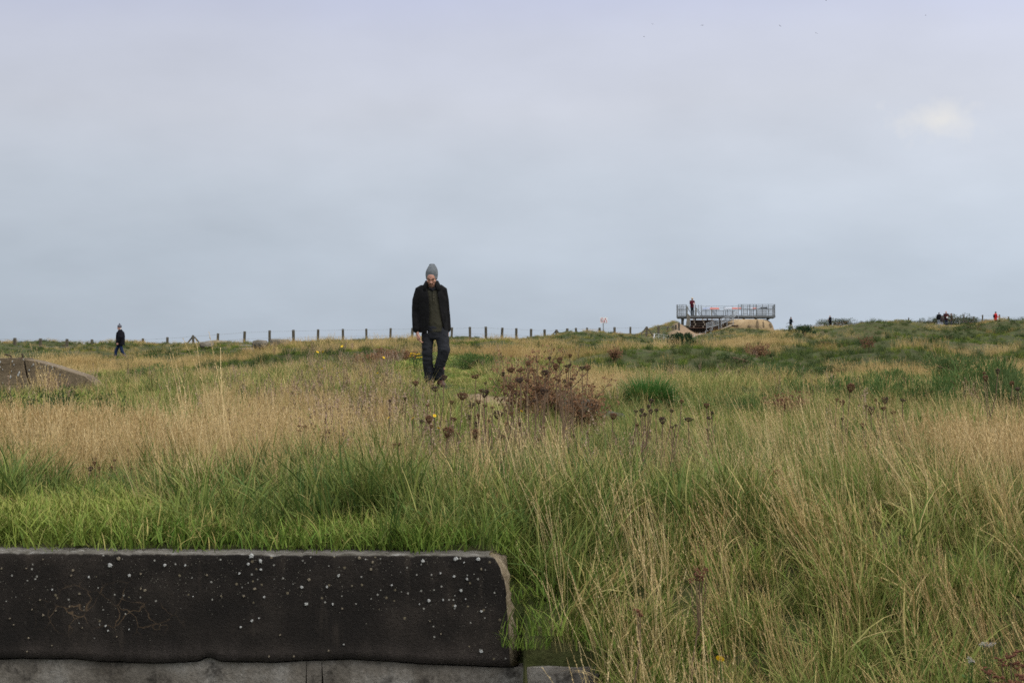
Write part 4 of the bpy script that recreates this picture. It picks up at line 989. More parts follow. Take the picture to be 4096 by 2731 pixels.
# ------------------------------------------------------------------ viewing platform on the old bunker
M_STEEL = plain('galvanised_steel', (0.30, 0.315, 0.32), .55, .12, 6, metal=.35)
M_DARKST = plain('dark_steel', (0.155, 0.165, 0.165), .6, .12, 6, metal=.3)
M_DECK = plain('deck_edge_steel', (0.14, 0.145, 0.14), .6, .2, 3, metal=.2)
M_TREAD = plain('dark_stained_timber', (0.078, 0.056, 0.042), .85, .3, 6)
M_RISER = plain('pale_step_supports', (0.30, 0.25, 0.18), .9, .2)
M_CHEEK = plain('mossy_cheek_wall', (0.17, 0.155, 0.12), .95, .35, 3)
M_RED = plain('red_panel', (0.36, 0.085, 0.050), .45, .08, 3)
M_BLUE = plain('slate_blue_panel', (0.17, 0.20, 0.28), .45, .15, 3)
M_BLACK = plain('black_panel', (0.012, 0.012, 0.013), .5, .2, 5)
def mesh_panel():
    k = N('fine_wire_mesh')
    a = k.bsdf((0.30, 0.31, 0.31), .5, .4, .3); t = k.n('ShaderNodeBsdfTransparent')
    m = k.n('ShaderNodeMixShader'); m.inputs[0].default_value = .24
    k.put(m.inputs[1], t.outputs[0]); k.put(m.inputs[2], a); return k.done(m.outputs[0])
M_MESH = mesh_panel()
PD = 153.0                                                # front edge of the deck
Zp = lambda zy: (YH - (1170 + zy * .1913)) / F * PD       # from rows and columns read off the enlarged photograph
Xp = lambda zx: px2x(2680 + zx * .1913, PD)
def platform():
    x0, x1 = Xp(140), Xp(2192); zt, zb = Zp(480), Zp(522); D = 6.0
    root = empty('viewing_platform', ((x0 + x1) / 2, PD, zb - 1.2)); tag(root, 'raised grey steel viewing platform with railings, wide steps and information panels', 'platform')
    inv = Matrix.Translation(-root.location)
    def part(b, name, m, parent=None):
        o = b.build(name, m, parent or root)
        if parent is None: o.matrix_parent_inverse = inv
        return o
    b = MB().box((x0, PD, zb), (x1, PD + D, zt)); part(b, 'deck', M_DECK)
    for i in range(8):
        xx = x0 + (x1 - x0) * (i + .5) / 8; part(MB().box((xx - .06, PD + .3, zb - .16), (xx + .06, PD + D - .3, zb - .003)), 'joist', M_DARKST)
    zr = Zp(252)
    front = [145, 210, 243, 277, 345, 425, 535, 602, 655, 752, 845, 1425, 1492, 1525, 1620, 1663, 1742, 1795, 1925, 2050, 2178]
    thick = {345, 845, 1663, 1795, 2178, 535, 1492}
    for zx in front:
        if 425 <= zx < 1425 and zx not in (535, 602, 655): continue
        w = .08 if zx in thick else .042
        part(MB().box((Xp(zx) - w / 2, PD + .05, zt), (Xp(zx) + w / 2, PD + .05 + w, zr)), 'railing_post', M_DARKST)
    for zx in (140, 480, 655, 752, 872, 1140, 1165, 1325, 1520, 1700, 1845, 2050, 2180):
        w = .045; part(MB().box((Xp(zx) - w / 2, PD + D - .1, zt), (Xp(zx) + w / 2, PD + D - .1 + w, zr + .02)), 'railing_post', M_STEEL)
    for yy in np.linspace(PD + 1.2, PD + D - 1.2, 4):
        for xx in (x0 + .05, x1 - .05): part(MB().box((xx - .03, yy, zt), (xx + .03, yy + .06, zr)), 'railing_post', M_STEEL)
    def rail(pts, z, m=M_STEEL, t=.036):
        bb = MB()
        for a, c in zip(pts[:-1], pts[1:]): bb.bar((a[0], a[1], z), (c[0], c[1], z), t)
        part(bb, 'rail', m)
    back = [(x0 + .05, PD + .08), (x0 + .05, PD + D - .08), (x1 - .05, PD + D - .08), (x1 - .05, PD + .08)]
    for z in (zr, Zp(295), Zp(342), Zp(460)):
        rail(back, z + .01)
        rail([(x0 + .05, PD + .08), (Xp(345), PD + .08)], z, M_DARKST); rail([(Xp(1425), PD + .08), (x1 - .05, PD + .08)], z, M_DARKST)
    # wire-mesh infill panels
    for a, c, yy in ((150, 205, .08), (213, 340, .08), (1530, 1615, .08), (1670, 1740, .08), (1800, 1920, .08), (1930, 2045, .08), (2060, 2172, .08), (490, 530, 5.9), (662, 750, 5.9), (757, 840, 5.9), (880, 1130, 5.9), (1172, 1318, 5.9), (1330, 1420, 5.9), (1850, 2040, 5.9)):
        part(MB().box((Xp(a), PD + yy - .006, Zp(450)), (Xp(c), PD + yy + .006, Zp(350))), 'infill_panel', M_MESH)
        fr = MB(); y_ = PD + yy
        for p, q in (((a, 350), (c, 350)), ((c, 350), (c, 450)), ((c, 450), (a, 450)), ((a, 450), (a, 350))): fr.bar((Xp(p[0]), y_, Zp(p[1])), (Xp(q[0]), y_, Zp(q[1])), .035)
        part(fr, 'panel_frame', M_STEEL)
    # legs
    for zx, yy in ((255, .4), (255, 5.2)):
        part(MB().box((Xp(zx) - .09, PD + yy, zb - 1.4), (Xp(zx) + .09, PD + yy + .18, zb)), 'leg', M_CHEEK)
    # wide steps towards the camera
    sx0, sx1 = Xp(428), Xp(1425); n = 5
    zf = Zp(745)
    for i in range(n):
        z = zt - .03 - (i + 1) * (zt - zf) / (n + .35); y = PD - .02 - (i + 1) * .36
        part(MB().box((sx0 - .12 * (i > 2) - .1 * (i > 3), y, z - .055), (sx1 + .02, y + .42, z)), 'tread', M_TREAD if i < 4 else plain('gritty_tread', (.12, .07, .05), .9, .3))
    for i in range(4):
        z = zt - .03 - (i + 1) * (zt - zf) / (n + .35); y = PD - .02 - (i + 1) * .36
        for j in range(5):
            xx = sx0 + (sx1 - sx0) * (j + .35 + .28 * ((i * 37) % 5) / 5) / 5.2
            part(MB().box((xx - .05, y + .02, z - .26), (xx + .05, y + .12, z - .056)), 'tread_support', M_RISER)
    b = MB().prism([(Xp(340), Zp(700)), (Xp(352), Zp(600)), (Xp(372), Zp(438)), (Xp(424), Zp(485)), (Xp(426), Zp(700))], PD - 1.6, PD - .02); part(b, 'cheek_wall', M_CHEEK)
    b = MB().box((sx0, PD + 1.2, zf - .4), (sx1 + .3, PD + 1.4, zb - .2)); part(b, 'back_board', M_TREAD)
    # handrails of the steps
    def hr(pts, t=.05, m=M_STEEL):
        bb = MB()
        for a, c in zip(pts[:-1], pts[1:]): bb.bar(a, c, t)
        part(bb, 'handrail', m)
    H = lambda zx, zy, dy: Vector((px2x(2680 + zx * .1913, PD - dy), PD - dy, (YH - (1170 + zy * .1913)) / F * (PD - dy)))
    for off in (0, 38, 76, 100):
        hr([H(862, 640 + off, 3.6), H(1100, 575 + off, 2.7)]); hr([H(1138, 556 + off, 2.6), H(1352, 452 + off, 1.3)])
        if off < 90: hr([H(1352, 452 + off * 1.1, 1.3), H(1430, 340 + off * 1.1, .1)])
    for zx, za, zb_, dy in ((866, 640, 800, 3.6), (980, 608, 790, 3.2), (1097, 575, 775, 2.7), (1140, 555, 770, 2.6), (1245, 505, 710, 1.9), (1354, 365, 665, 1.3), (1430, 245, 640, .15)):
        bb = MB().bar(H(zx, za, dy), H(zx, zb_, dy), .055); part(bb, 'handrail_post', M_STEEL)
    hr([H(1140, 770, 2.6), H(1350, 668, 1.2)], .10, M_RISER)
    # stair rails beyond the deck
    for a, c in (((355, 275), (425, 405)), ((545, 300), (690, 478)), ((872, 330), (1000, 474)), ((545, 345), (650, 478)), ((880, 372), (960, 474))):
        p, q = Vector((Xp(a[0]), PD + 3.2, Zp(a[1]))), Vector((Xp(c[0]), PD + 3.2, Zp(c[1]))); part(MB().bar(p, q, .06), 'stair_rail', M_DARKST)
    for zx, za in ((355, 270), (545, 298), (872, 325)): part(MB().bar((Xp(zx), PD + 3.2, Zp(za)), (Xp(zx), PD + 3.2, zt), .10), 'stair_rail_post', M_CHEEK)
    # tilted information panels
    def info(a, c, split, zy0, zy1, yy, left):
        y = PD + yy
        bd = MB(); zz0, zz1 = Zp(zy1), Zp(zy0)
        f0 = lambda zx: Xp(zx)
        def slab(xa, xb, sh0, sh1, z0, z1, t, o_):
            return MB().add([(xa - sh0, y - .22 + o_, z0), (xb - sh1 * .2, y - .22 + o_, z0), (xb, y + .2 + o_, z1), (xa, y + .2 + o_, z1), (xa - sh0, y - .22 + o_, z0 - t), (xb - sh1 * .2, y - .22 + o_, z0 - t), (xb, y + .2 + o_, z1 - t), (xa, y + .2 + o_, z1 - t)], [(0, 1, 2, 3), (4, 7, 6, 5), (0, 4, 5, 1), (1, 5, 6, 2), (2, 6, 7, 3), (3, 7, 4, 0)])
        pn = part(slab(f0(a), f0(c), .12, .0, zz0, zz1, .05, 0), 'information_panel', M_STEEL)
        part(slab(f0(a + 8), f0(split), .12, 0, zz0 + .012, zz1 + .004, .01, -.006), 'picture', left, pn)
        part(slab(f0(split), f0(c - 10), 0, 0, zz0 + .012, zz1 + .004, .01, -.006), 'red_text_field', M_RED, pn)
        w_ = plain('white_print', (.42, .42, .42), .5, .05)
        part(slab(f0(a + (split - a) * .62), f0(a + (split - a) * .88), .1, 0, zz0 + .03, zz1 - .03, .004, -.014), 'white_caption', w_, pn)
        for zx in (a + 60, c - 70): part(MB().bar((Xp(zx), y, zt), (Xp(zx), y, zz0 + .06), .06), 'panel_leg', M_STEEL)
    info(690, 1045, 838, 284, 323, 5.3, M_BLUE)
    info(1155, 1518, 1312, 284, 318, 5.3, plain('pale_picture', (.30, .31, .33), .5, .25, 3))
    info(1670, 1850, 1752, 286, 320, 5.3, plain('grey_picture', (.30, .31, .33), .5, .25, 3))
    y = PD + 4.6
    bx = part(MB().prism([(Xp(1850), Zp(322)), (Xp(1925), Zp(283)), (Xp(2065), Zp(283)), (Xp(2062), Zp(322))], y, y + .25), 'panel_back', M_DARKST)
    for a, c in ((1932, 1962), (1975, 2002), (2015, 2058)): part(MB().box((Xp(a), y - .012, Zp(318)), (Xp(c), y + .1, Zp(287))), 'black_field', M_BLACK, bx)
platform()
bpy.data.objects['viewing_platform'].rotation_euler = (0, 0, R(-7.0))

def bunker():
    d = PD - 1.6
    cx = px2x(2995, d); w0 = px2x(3113, d) - cx
    zt, zb = (YH - 1276) / F * d, (YH - 1345) / F * d; h = zt - zb
    v, f = [], []; prof = [(0, 1.0), (.2, 1.005), (.4, .995), (.6, .965), (.8, .90), (.93, .82), (1.0, .70)]
    n = 40
    for t, k in prof:
        for i in range(n):
            a = 2 * math.pi * i / n
            r = (abs(math.cos(a)) ** 2.6 + abs(math.sin(a)) ** 2.6) ** (-1 / 2.6) * k * (1 + .02 * (float(vn(a * 5, t * 5, 7)) - .5))
            left = 1.55 if math.cos(a) < 0 else 1.0
            slope = 1 - .42 * t if math.cos(a) < 0 else 1
            v.append((cx + w0 * r * math.cos(a) * left * slope, d + 2.8 + 2.8 * r * math.sin(a), zb + h * t * 1.0))
    for i in range(len(prof) - 1):
        for q in range(n): f.append((i * n + q, i * n + (q + 1) % n, (i + 1) * n + (q + 1) % n, (i + 1) * n + q))
    f.append(tuple((len(prof) - 1) * n + q for q in range(n)))
    root = empty('concrete_bunker', (cx, d, zb)); tag(root, 'sandy rounded concrete bunker with dark stains beneath the platform', 'bunker')
    inv = Matrix.Translation(-root.location)
    o = ob('casemate', mesh('casemate', v, f, [M_BUNKER], True), root); o.matrix_parent_inverse = inv
    m = plain('dark_hollow', (.205, .15, .088), .95, .35, 4)
    for zx, zy, w, hh in ((1665, 700, 70, 70), (1830, 660, 60, 190), (1955, 670, 46, 150), (2105, 690, 60, 110)):
        u, vv_ = 2680 + zx * .1913, 1170 + zy * .1913
        dpth = d - .0 + (0.16 if zx > 2000 else 0.0)
        p = P(u, vv_, dpth); a_, b_ = S(w * .1913, dpth) / 2, S(hh * .1913, dpth) / 2
        bm = bmesh.new(); bmesh.ops.create_icosphere(bm, subdivisions=2, radius=1)
        for q in bm.verts: q.co = Vector((q.co.x * a_ + .25 * q.co.z * a_ * -1, q.co.y * .06, q.co.z * b_)) * (1 + .3 * (float(vn(q.co.x * 3 + zx, q.co.z * 3, 3)) - .5))
        e = bpy.data.meshes.new('stained_hollow'); bm.to_mesh(e); bm.free(); e.materials.append(m)
        o = ob('stained_hollow', e, root); o.matrix_parent_inverse = inv; o.location = p + Vector((0, .03, 0))
bunker()

# ------------------------------------------------------------------ warning sign
def sign():
    d = 116.0; g = onground(2413, d)
    root = empty('warning_sign', g); tag(root, 'white cliff warning sign with red circle and red triangle on a grey pole', 'sign')
    inv = Matrix.Translation(-root.location)
    Q = lambda zx, zy: P(2380 + zx * .17007, 1250 + zy * .17007, d)
    def part(b, n, m, p=None):
        o = b.build(n, m, p or root)
        if p is None: o.matrix_parent_inverse = inv
        return o
    a, c = Q(120, 110), Q(292, 252)
    part(MB().bar(Q(196, 180) + Vector((0, .05, 0)), (Q(196, 180).x, d + .05, g.z - .3), .075), 'pole', M_STEEL)
    bd = part(MB().box((a.x, d - .012, c.z), (c.x, d + .012, a.z)), 'board', M_WHITE)
    red = plain('sign_red', (0.55, 0.03, 0.03), .5, .05); blk = plain('sign_black', (.02, .02, .02), .5, .05)
    k = S(.17007, d); o1 = Q(165, 180)
    ring = MB(); n = 28; rx, rz, t = 33 * k, 54 * k, 7 * k
    for i in range(n):
        p, q = 2 * math.pi * i / n, 2 * math.pi * (i + 1) / n
        vs_ = [(o1.x + (rx - s) * math.cos(w), d - .018, o1.z + (rz - s) * math.sin(w)) for w in (p, q) for s in (0, t)]
        ring.add([vs_[0], vs_[1], vs_[3], vs_[2]], [(0, 1, 2, 3)])
    part(ring, 'red_ring', red, bd)
    part(MB().bar((o1.x - 22 * k, d - .02, o1.z + 36 * k), (o1.x + 22 * k, d - .02, o1.z - 36 * k), 6 * k, .004), 'red_bar', red, bd)
    pb = MB().ball((o1.x + 1 * k, d - .017, o1.z + 26 * k), 5 * k, (1, .25, 1)); pb.bar((o1.x, d - .017, o1.z + 19 * k), (o1.x - 2 * k, d - .017, o1.z - 4 * k), 9 * k, .004)
    pb.bar((o1.x - 2 * k, d - .017, o1.z - 2 * k), (o1.x - 12 * k, d - .017, o1.z - 28 * k), 5 * k, .004); pb.bar((o1.x - 1 * k, d - .017, o1.z - 2 * k), (o1.x + 10 * k, d - .017, o1.z - 27 * k), 5 * k, .004); pb.bar((o1.x, d - .017, o1.z + 16 * k), (o1.x + 14 * k, d - .017, o1.z + 2 * k), 4 * k, .004)
    part(pb, 'walker_pictogram', blk, bd)
    A, B, C = Q(243, 128), Q(284, 236), Q(204, 236)
    tr = MB()
    for p, q in ((A, B), (B, C), (C, A)): tr.bar(p + Vector((0, -.018, 0)), q + Vector((0, -.018, 0)), 8 * k, .004)
    part(tr, 'red_triangle', red, bd)
    e = MB().prism([(Q(214, 228).x, Q(214, 228).z), (Q(226, 228).x, Q(226, 228).z), (Q(238, 196).x, Q(238, 196).z), (Q(222, 200).x, Q(222, 200).z)], d - .022, d - .014); part(e, 'falling_rock_pictogram', blk, bd)
sign()
# ------------------------------------------------------------------ people
def skin_mat(name, c):
    k = N(name)
    cc = k.mix(1.0, c, k.ramp(k.noise(30, 3), [(0.3, 0.86), (0.7, 1.12)]), 'MULTIPLY')
    return k.done(k.bsdf(cc, .55, .35))
M_SKIN = skin_mat('skin', (0.46, 0.235, 0.165))
M_HAND = M_SKIN
def hand(b, w, d, n, s, k=1.0):
    """palm, four unequal bent fingers and a thumb; w wrist, d direction of the fingers, n side the fingers curl to, s thumb side"""
    w, d, n, s = Vector(w), Vector(d).normalized(), Vector(n).normalized(), Vector(s).normalized()
    b.tube([w - d * .03, w + d * .03 * k, w + d * .085 * k], [.024 * k, .032 * k, .037 * k], 10, [.8, .55, .48], hint=n)
    for off, L in ((.029, .070), (.010, .080), (-.010, .074), (-.028, .058)):
        p = w + d * .082 * k + s * off * k
        q = p + (d * .92 + n * .38) * L * .45 * k; r = q + (d * .62 + n * .75) * L * .32 * k; t = r + (d * .25 + n * .9) * L * .25 * k
        b.tube([p - d * .01, p, q, r, t], [.0095 * k, .0098 * k, .009 * k, .0085 * k, .0075 * k], 7)
    p = w + d * .028 * k + s * .028 * k; q = p + (d * .75 + s * .6 + n * .2).normalized() * .042 * k; r = q + (d * .95 + n * .35).normalized() * .034 * k
    b.tube([p - s * .012, p, q, r], [.013 * k, .0125 * k, .0105 * k, .0085 * k], 7)
def head_shape(b, c, tilt=0.0, turn=0.0, k=1.0):
    """skull, jaw, nose, brow, ears; face towards -y before turning"""
    h = MB()
    h.rings([(0, -.045, -.118, .022, .022), (0, -.040, -.108, .040, .042), (0, -.030, -.085, .052, .060), (0, -.015, -.055, .061, .077), (0, -.004, -.02, .068, .088), (0, 0, .015, .0725, .094), (0, .004, .05, .0735, .096), (0, .008, .08, .065, .085), (0, .010, .105, .044, .058), (0, .010, .116, .018, .022)], 22)
    h.tube([(0, -.086, .016), (0, -.100, -.008), (0, -.114, -.030)], [.008, .010, .0135], 8); h.ball((0, -.1, -.036), .014, (1.25, .9, .7))
    h.tube([(-.046, -.074, .022), (-.02, -.093, .026), (.02, -.093, .026), (.046, -.074, .022)], [.008, .010, .010, .008], 8)
    h.tube([(-.022, -.085, -.062), (0, -.094, -.061), (.022, -.085, -.062)], [.006, .0075, .006], 7); h.tube([(-.018, -.083, -.073), (0, -.091, -.074), (.018, -.083, -.073)], [.006, .008, .006], 7)
    h.ball((0, -.073, -.104), .022, (1.1, .8, .8))
    for s in (-1, 1): h.ball((s * .074, .006, .0), .03, (.32, .6, 1.0)); h.ball((s * .045, -.066, -.02), .024, (1, .7, .8))
    h.tube([(0, .012, -.03), (0, .02, -.15)], [.054, .056], 14)
    mtx = Matrix.Translation(c) @ Matrix.Rotation(turn, 4, 'Z') @ Matrix.Rotation(tilt, 4, 'X') @ Matrix.Scale(k, 4)
    b.add([mtx @ Vector(p) for p in h.v], h.f); return mtx
def foldy(me_, amp, sc, seed=1):
    n = len(me_.vertices); co = np.zeros(n * 3, np.float32); me_.vertices.foreach_get('co', co); co = co.reshape(-1, 3)
    no = np.zeros(n * 3, np.float32); me_.vertices.foreach_get('normal', no); no = no.reshape(-1, 3)
    q = fbm(co[:, 0] * sc[0] + co[:, 1] * sc[1] * .7 + 5, co[:, 2] * sc[2] + co[:, 0] * sc[0] * .45 + co[:, 1] * 2, seed, 3) - .5
    me_.vertices.foreach_set('co', (co + no * (q * 2 * amp)[:, None]).ravel()); me_.update(); return me_

def shoe(b, ankle, toe, k=1.0):
    a, t = Vector(ankle), Vector(toe); f = (t - a); f.z = 0; f.normalize(); g = a.z
    z = a.z
    pts = [a - f * .055 * k + Vector((0, 0, -.055 * k)), a + Vector((0, 0, -.045 * k)), a + f * .08 * k + Vector((0, 0, -.050 * k)), a + f * .15 * k + Vector((0, 0, -.062 * k)), a + f * .205 * k + Vector((0, 0, -.070 * k))]
    b.tube(pts, [.036 * k, .046 * k, .046 * k, .047 * k, .034 * k], 12, [1.0, 1.15, .9, .7, .55], hint=(0, 0, 1))
    b.tube([a + Vector((0, 0, .04)), a + Vector((0, 0, -.05 * k))], [.046 * k, .05 * k], 12)
def sole(b, ankle, toe, k=1.0):
    a, t = Vector(ankle), Vector(toe); f = (t - a); f.z = 0; f.normalize(); s = Vector((-f.y, f.x, 0))
    out = [(-.095, .0), (-.085, .03), (-.03, .036), (.05, .034), (.13, .046), (.19, .042), (.235, .018)]
    ring = [(x, y) for x, y in out] + [(x, -y) for x, y in out[::-1]]
    z0 = -.098 * k
    v = [a + f * x * k + s * y * k + Vector((0, 0, z0)) for x, y in ring] + [a + f * x * k + s * y * k + Vector((0, 0, z0 + .022 * k)) for x, y in ring]
    n = len(ring); b.add(v, [tuple(range(n))[::-1], tuple(range(n, 2 * n))] + [(i, (i + 1) % n, n + (i + 1) % n, n + i) for i in range(n)])

# the walking man: open black jacket, khaki henley, grey beanie
def the_man():
    d = 24.0; p0 = onground(1736, d)
    root = empty('person', (p0.x, d, p0.z)); tag(root, 'man in open black jacket, dark trousers and grey beanie walking with head bowed', 'person')
    Mx = lambda zx: (zx - 620) * .001427; Mz = lambda zy: (1418 - zy) * .001427
    M_JK = cloth('black_wool_jacket', (0.0085, 0.0080, 0.0080), .3, 300, 7); M_TR = cloth('charcoal_trousers', (0.020, 0.0205, 0.023), .35, 300, 9)
    M_SH = cloth('khaki_henley', (0.038, 0.035, 0.023), .2, 220, 8); M_TEE = cloth('dark_tee', (0.010, 0.010, 0.012), .2); M_BN = cloth('grey_knit', (0.135, 0.145, 0.150), .22, 120, 16); M_BND = cloth('dark_grey_knit', (0.035, 0.038, 0.042), .3, 120, 16)
    M_SHOE = plain('brown_leather', (0.060, 0.026, 0.017), .5, .3, 25); M_SOLE = plain('dark_rubber', (0.012, 0.011, 0.010), .8, .2)
    M_BEARD = plain('brown_beard', (0.060, 0.030, 0.018), .9, .3, 120, bump=.003); M_ZIP = plain('metal_zip', (.45, .45, .45), .4, .1, metal=.8)
    # joints
    HL, KL, AL = (Mx(560), 0, .88), (Mx(552), -.045, .50), (Mx(580), .045, .098)
    HR, KR, AR = (Mx(705), 0, .88), (Mx(727), -.10, .535), (Mx(686), .02, .100)
    TL, TR = (Mx(590), -.2, .0), (Mx(722), -.2, .0)
    SL, EL, WL = (Mx(478), .01, Mz(412)), (Mx(436), .03, Mz(640)), (Mx(446), -.045, Mz(845))
    SR, ER, WR = (Mx(702), .01, Mz(412)), (Mx(738), .06, Mz(640)), (Mx(762), .05, Mz(832))
    hc = Vector((Mx(597), -.045, 1.607))
    b = MB()
    mt = head_shape(b, hc, R(24), R(-4), .98)
    b.rings([(Mx(625), 0, .80, .15, .10), (Mx(620), 0, 1.0, .14, .095), (Mx(605), 0, 1.2, .16, .10), (Mx(592), .005, 1.36, .155, .09), (Mx(592), .005, 1.43, .09, .07), (Mx(594), 0, 1.50, .055, .055)], 20)
    for H_, K_, A_ in ((HL, KL, AL), (HR, KR, AR)): b.tube([H_, K_, A_], [.08, .055, .036], 12)
    for S_, E_, W_ in ((SL, EL, WL), (SR, ER, WR)): b.tube([S_, E_, W_], [.05, .042, .028], 12)
    hand(b, WL, (.16, -.22, -1), (.75, .25, -.1), (.25, -1, -.15), 1.2); hand(b, WR, (-.05, .15, -1), (-.7, .2, 0), (-.2, -1, 0))
    body = voxel(b.me('body', M_SKIN), .0055, 1)
    ob('body', body, root)
    # eyes, lids and brows, beard
    e = MB()
    for s in (-1, 1): e.ball(mt @ Vector((s * .030, -.078, .006)), .012, (1.3, .8, .55), 10, 6)
    e.build('eye', plain('eye_shadowed', (0.03, 0.017, 0.012), .4, .1), root, smooth=True)
    e = MB()
    for s in (-1, 1): e.tube([mt @ Vector((s * .012, -.100, .027)), mt @ Vector((s * .03, -.097, .034)), mt @ Vector((s * .052, -.075, .028))], [.0045, .006, .004], 6)
    e.build('eyebrow', M_BEARD, root, smooth=True)
    bd = MB()
    bd.tube([mt @ Vector((-.034, -.078, -.066)), mt @ Vector((-.018, -.095, -.050)), mt @ Vector((0, -.102, -.046)), mt @ Vector((.018, -.095, -.050)), mt @ Vector((.034, -.078, -.066))], [.007, .0085, .0085, .0085, .007], 8)
    bd.tube([mt @ Vector((-.062, -.03, -.045)), mt @ Vector((-.055, -.05, -.085)), mt @ Vector((-.03, -.075, -.105)), mt @ Vector((0, -.086, -.112)), mt @ Vector((.03, -.075, -.105)), mt @ Vector((.055, -.05, -.085)), mt @ Vector((.062, -.03, -.045))], [.009, .014, .019, .023, .019, .014, .009], 10)
    ob('beard', voxel(bd.me('beard', M_BEARD), .004, 1), root)
    # trousers
    b = MB()
    b.rings([(Mx(628), 0, .70, .165, .115), (Mx(630), 0, .78, .188, .13), (Mx(630), 0, .88, .178, .128), (Mx(622), 0, .97, .165, .118)], 26)
    b.tube([(Mx(562), 0, .84), (Mx(553), -.01, .68), (Mx(551), -.035, .50), (Mx(556), -.005, .34), (Mx(572), .035, .16), (Mx(579), .035, .10)], [.098, .090, .080, .076, .080, .086], 18, 1.08)
    b.tube([(Mx(700), 0, .84), (Mx(714), -.04, .68), (Mx(726), -.085, .54), (Mx(708), -.065, .43), (Mx(680), -.02, .30), (Mx(680), .01, .20), (Mx(683), .015, .135)], [.098, .098, .094, .084, .080, .072, .076], 18, 1.05)
    ob('trousers', foldy(voxel(b.me('trousers', M_TR), .009, 2), .011, (9, 9, 24), 4), root)
    # shoes
    for A_, T_ in ((AL, TL), (AR, TR)):
        b = MB(); shoe(b, A_, T_, 1.08); o = ob('shoe', voxel(b.me('shoe', M_SHOE), .006, 2), root)
        b = MB(); sole(b, A_, T_, 1.05); ob('sole', b.me('sole', M_SOLE), o)
    # shirt
    b = MB()
    b.rings([(Mx(635), -.005, Mz(852), .165, .128), (Mx(630), -.005, Mz(760), .168, .130), (Mx(622), -.003, Mz(640), .168, .125), (Mx(612), 0, Mz(520), .175, .124), (Mx(600), 0, Mz(430), .150, .105), (Mx(597), -.004, Mz(400), .085, .078), (Mx(597), -.006, Mz(385), .068, .066)], 32)
    sh = ob('henley_shirt', foldy(voxel(b.me('henley_shirt', M_SH), .009, 1), .006, (8, 8, 14), 9), root)
    yf = lambda z: -.118 - .012 * math.sin((z - .8) * 4)
    for i, zy in enumerate((462, 490, 522)): MB().ball((Mx(620), -.131, Mz(zy)), .0065, (1, .5, 1), 8, 5).build('button', plain('shirt_button', (.14, .12, .08), .5, .1), sh)
    MB().box((Mx(612), -.130, Mz(555)), (Mx(628), -.118, Mz(420))).build('placket', M_SH, sh)
    b = MB(); b.tube([(Mx(570), -.045, Mz(385)), (Mx(580), -.083, Mz(400)), (Mx(605), -.100, Mz(412)), (Mx(630), -.083, Mz(400)), (Mx(640), -.045, Mz(378))], [.020, .022, .024, .022, .020], 10)
    b.tube([(Mx(608), -.105, Mz(405)), (Mx(611), -.112, Mz(438))], [.022, .006], 8, .6)
    ob('tee_neck', voxel(b.me('tee_neck', M_TEE), .006, 2), root)
    # jacket: a shell open down the front
    prof = [(618, 856, .205, .158), (616, 800, .206, .158), (612, 700, .205, .152), (606, 600, .208, .148), (599, 500, .212, .143), (594, 440, .205, .130), (593, 405, .176, .110), (594, 375, .125, .092), (596, 345, .092, .082), (597, 318, .082, .078)]
    lo = lambda zy: np.interp(zy, [318, 380, 420, 520, 640, 760, 856], [556, 552, 556, 575, 577, 572, 556]); hi = lambda zy: np.interp(zy, [318, 380, 420, 520, 640, 760, 856], [640, 648, 655, 672, 690, 712, 742])
    n = 64; v, f = [], []
    zs = np.linspace(856, 318, 40)
    cols = [np.interp(zs, [q[1] for q in prof[::-1]], [q[k] for q in prof[::-1]]) for k in (0, 2, 3)]
    for zy, cx_, rx, ry in zip(zs, *cols):
        c0 = Mx(cx_); a0 = math.asin(np.clip((Mx(lo(zy)) - c0) / rx, -.97, .97)); a1 = math.asin(np.clip((Mx(hi(zy)) - c0) / rx, -.97, .97))
        for k in range(n):
            a = a1 + (2 * math.pi + a0 - a1) * k / (n - 1)
            edge = 1 + .05 * (math.exp(-k / 1.5) + math.exp(-(n - 1 - k) / 1.5))
            v.append((c0 + rx * math.sin(a), .004 - ry * math.cos(a) * edge, Mz(zy) + .006 * math.sin(a * 3 + 1) * (zy > 800)))
    for i in range(len(zs) - 1):
        for k in range(n - 1): f.append((i * n + k, i * n + k + 1, (i + 1) * n + k + 1, (i + 1) * n + k))
    tor = solidify(mesh('jk', v, f), .016)
    jb = MB().add([tuple(q.co) for q in tor.vertices], [tuple(q.vertices) for q in tor.polygons])
    jb.tube([Vector(SL) + Vector((.03, 0, .01)), SL, (Mx(447), .02, Mz(520)), EL, (Mx(438), -.005, Mz(740)), (Mx(441), -.033, Mz(826))], [.075, .084, .080, .072, .068, .064], 18, 1.05)
    jb.tube([Vector(SR) + Vector((-.03, 0, .01)), SR, (Mx(724), .03, Mz(520)), ER, (Mx(752), .06, Mz(740)), (Mx(762), .05, Mz(825))], [.075, .080, .074, .066, .058, .052], 18, 1.05)
    jk = ob('jacket', foldy(voxel(jb.me('jacket', M_JK), .008, 3), .005, (7, 7, 9), 14), root)
    # collar, folded down into two points
    for s in (-1, 1):
        cx_ = Mx(597)
        ring = []
        for t in np.linspace(0, 1, 9):
            a = R(180) * (1 - t) + R(28) * t
            ring.append(((cx_ + s * .088 * math.sin(a), .006 - .086 * math.cos(a), Mz(312) - .018 * (t > .6) * (t - .6) * 5), (cx_ + s * (.105 + .055 * t) * math.sin(a) + s * .018 * t, .012 - (.115 + .03 * t) * math.cos(a), Mz(372) - .085 * t ** 2)))
        v = [p for q in ring for p in q]; f = [(2 * i, 2 * i + 1, 2 * i + 3, 2 * i + 2) for i in range(8)]
        ob('collar', solidify(mesh('collar', v, f, [M_JK], True), .014), jk)
    MB().bar((Mx(556), -.158, Mz(838)), (Mx(556), -.160, Mz(862)), .008).build('zip_pull', M_ZIP, jk)
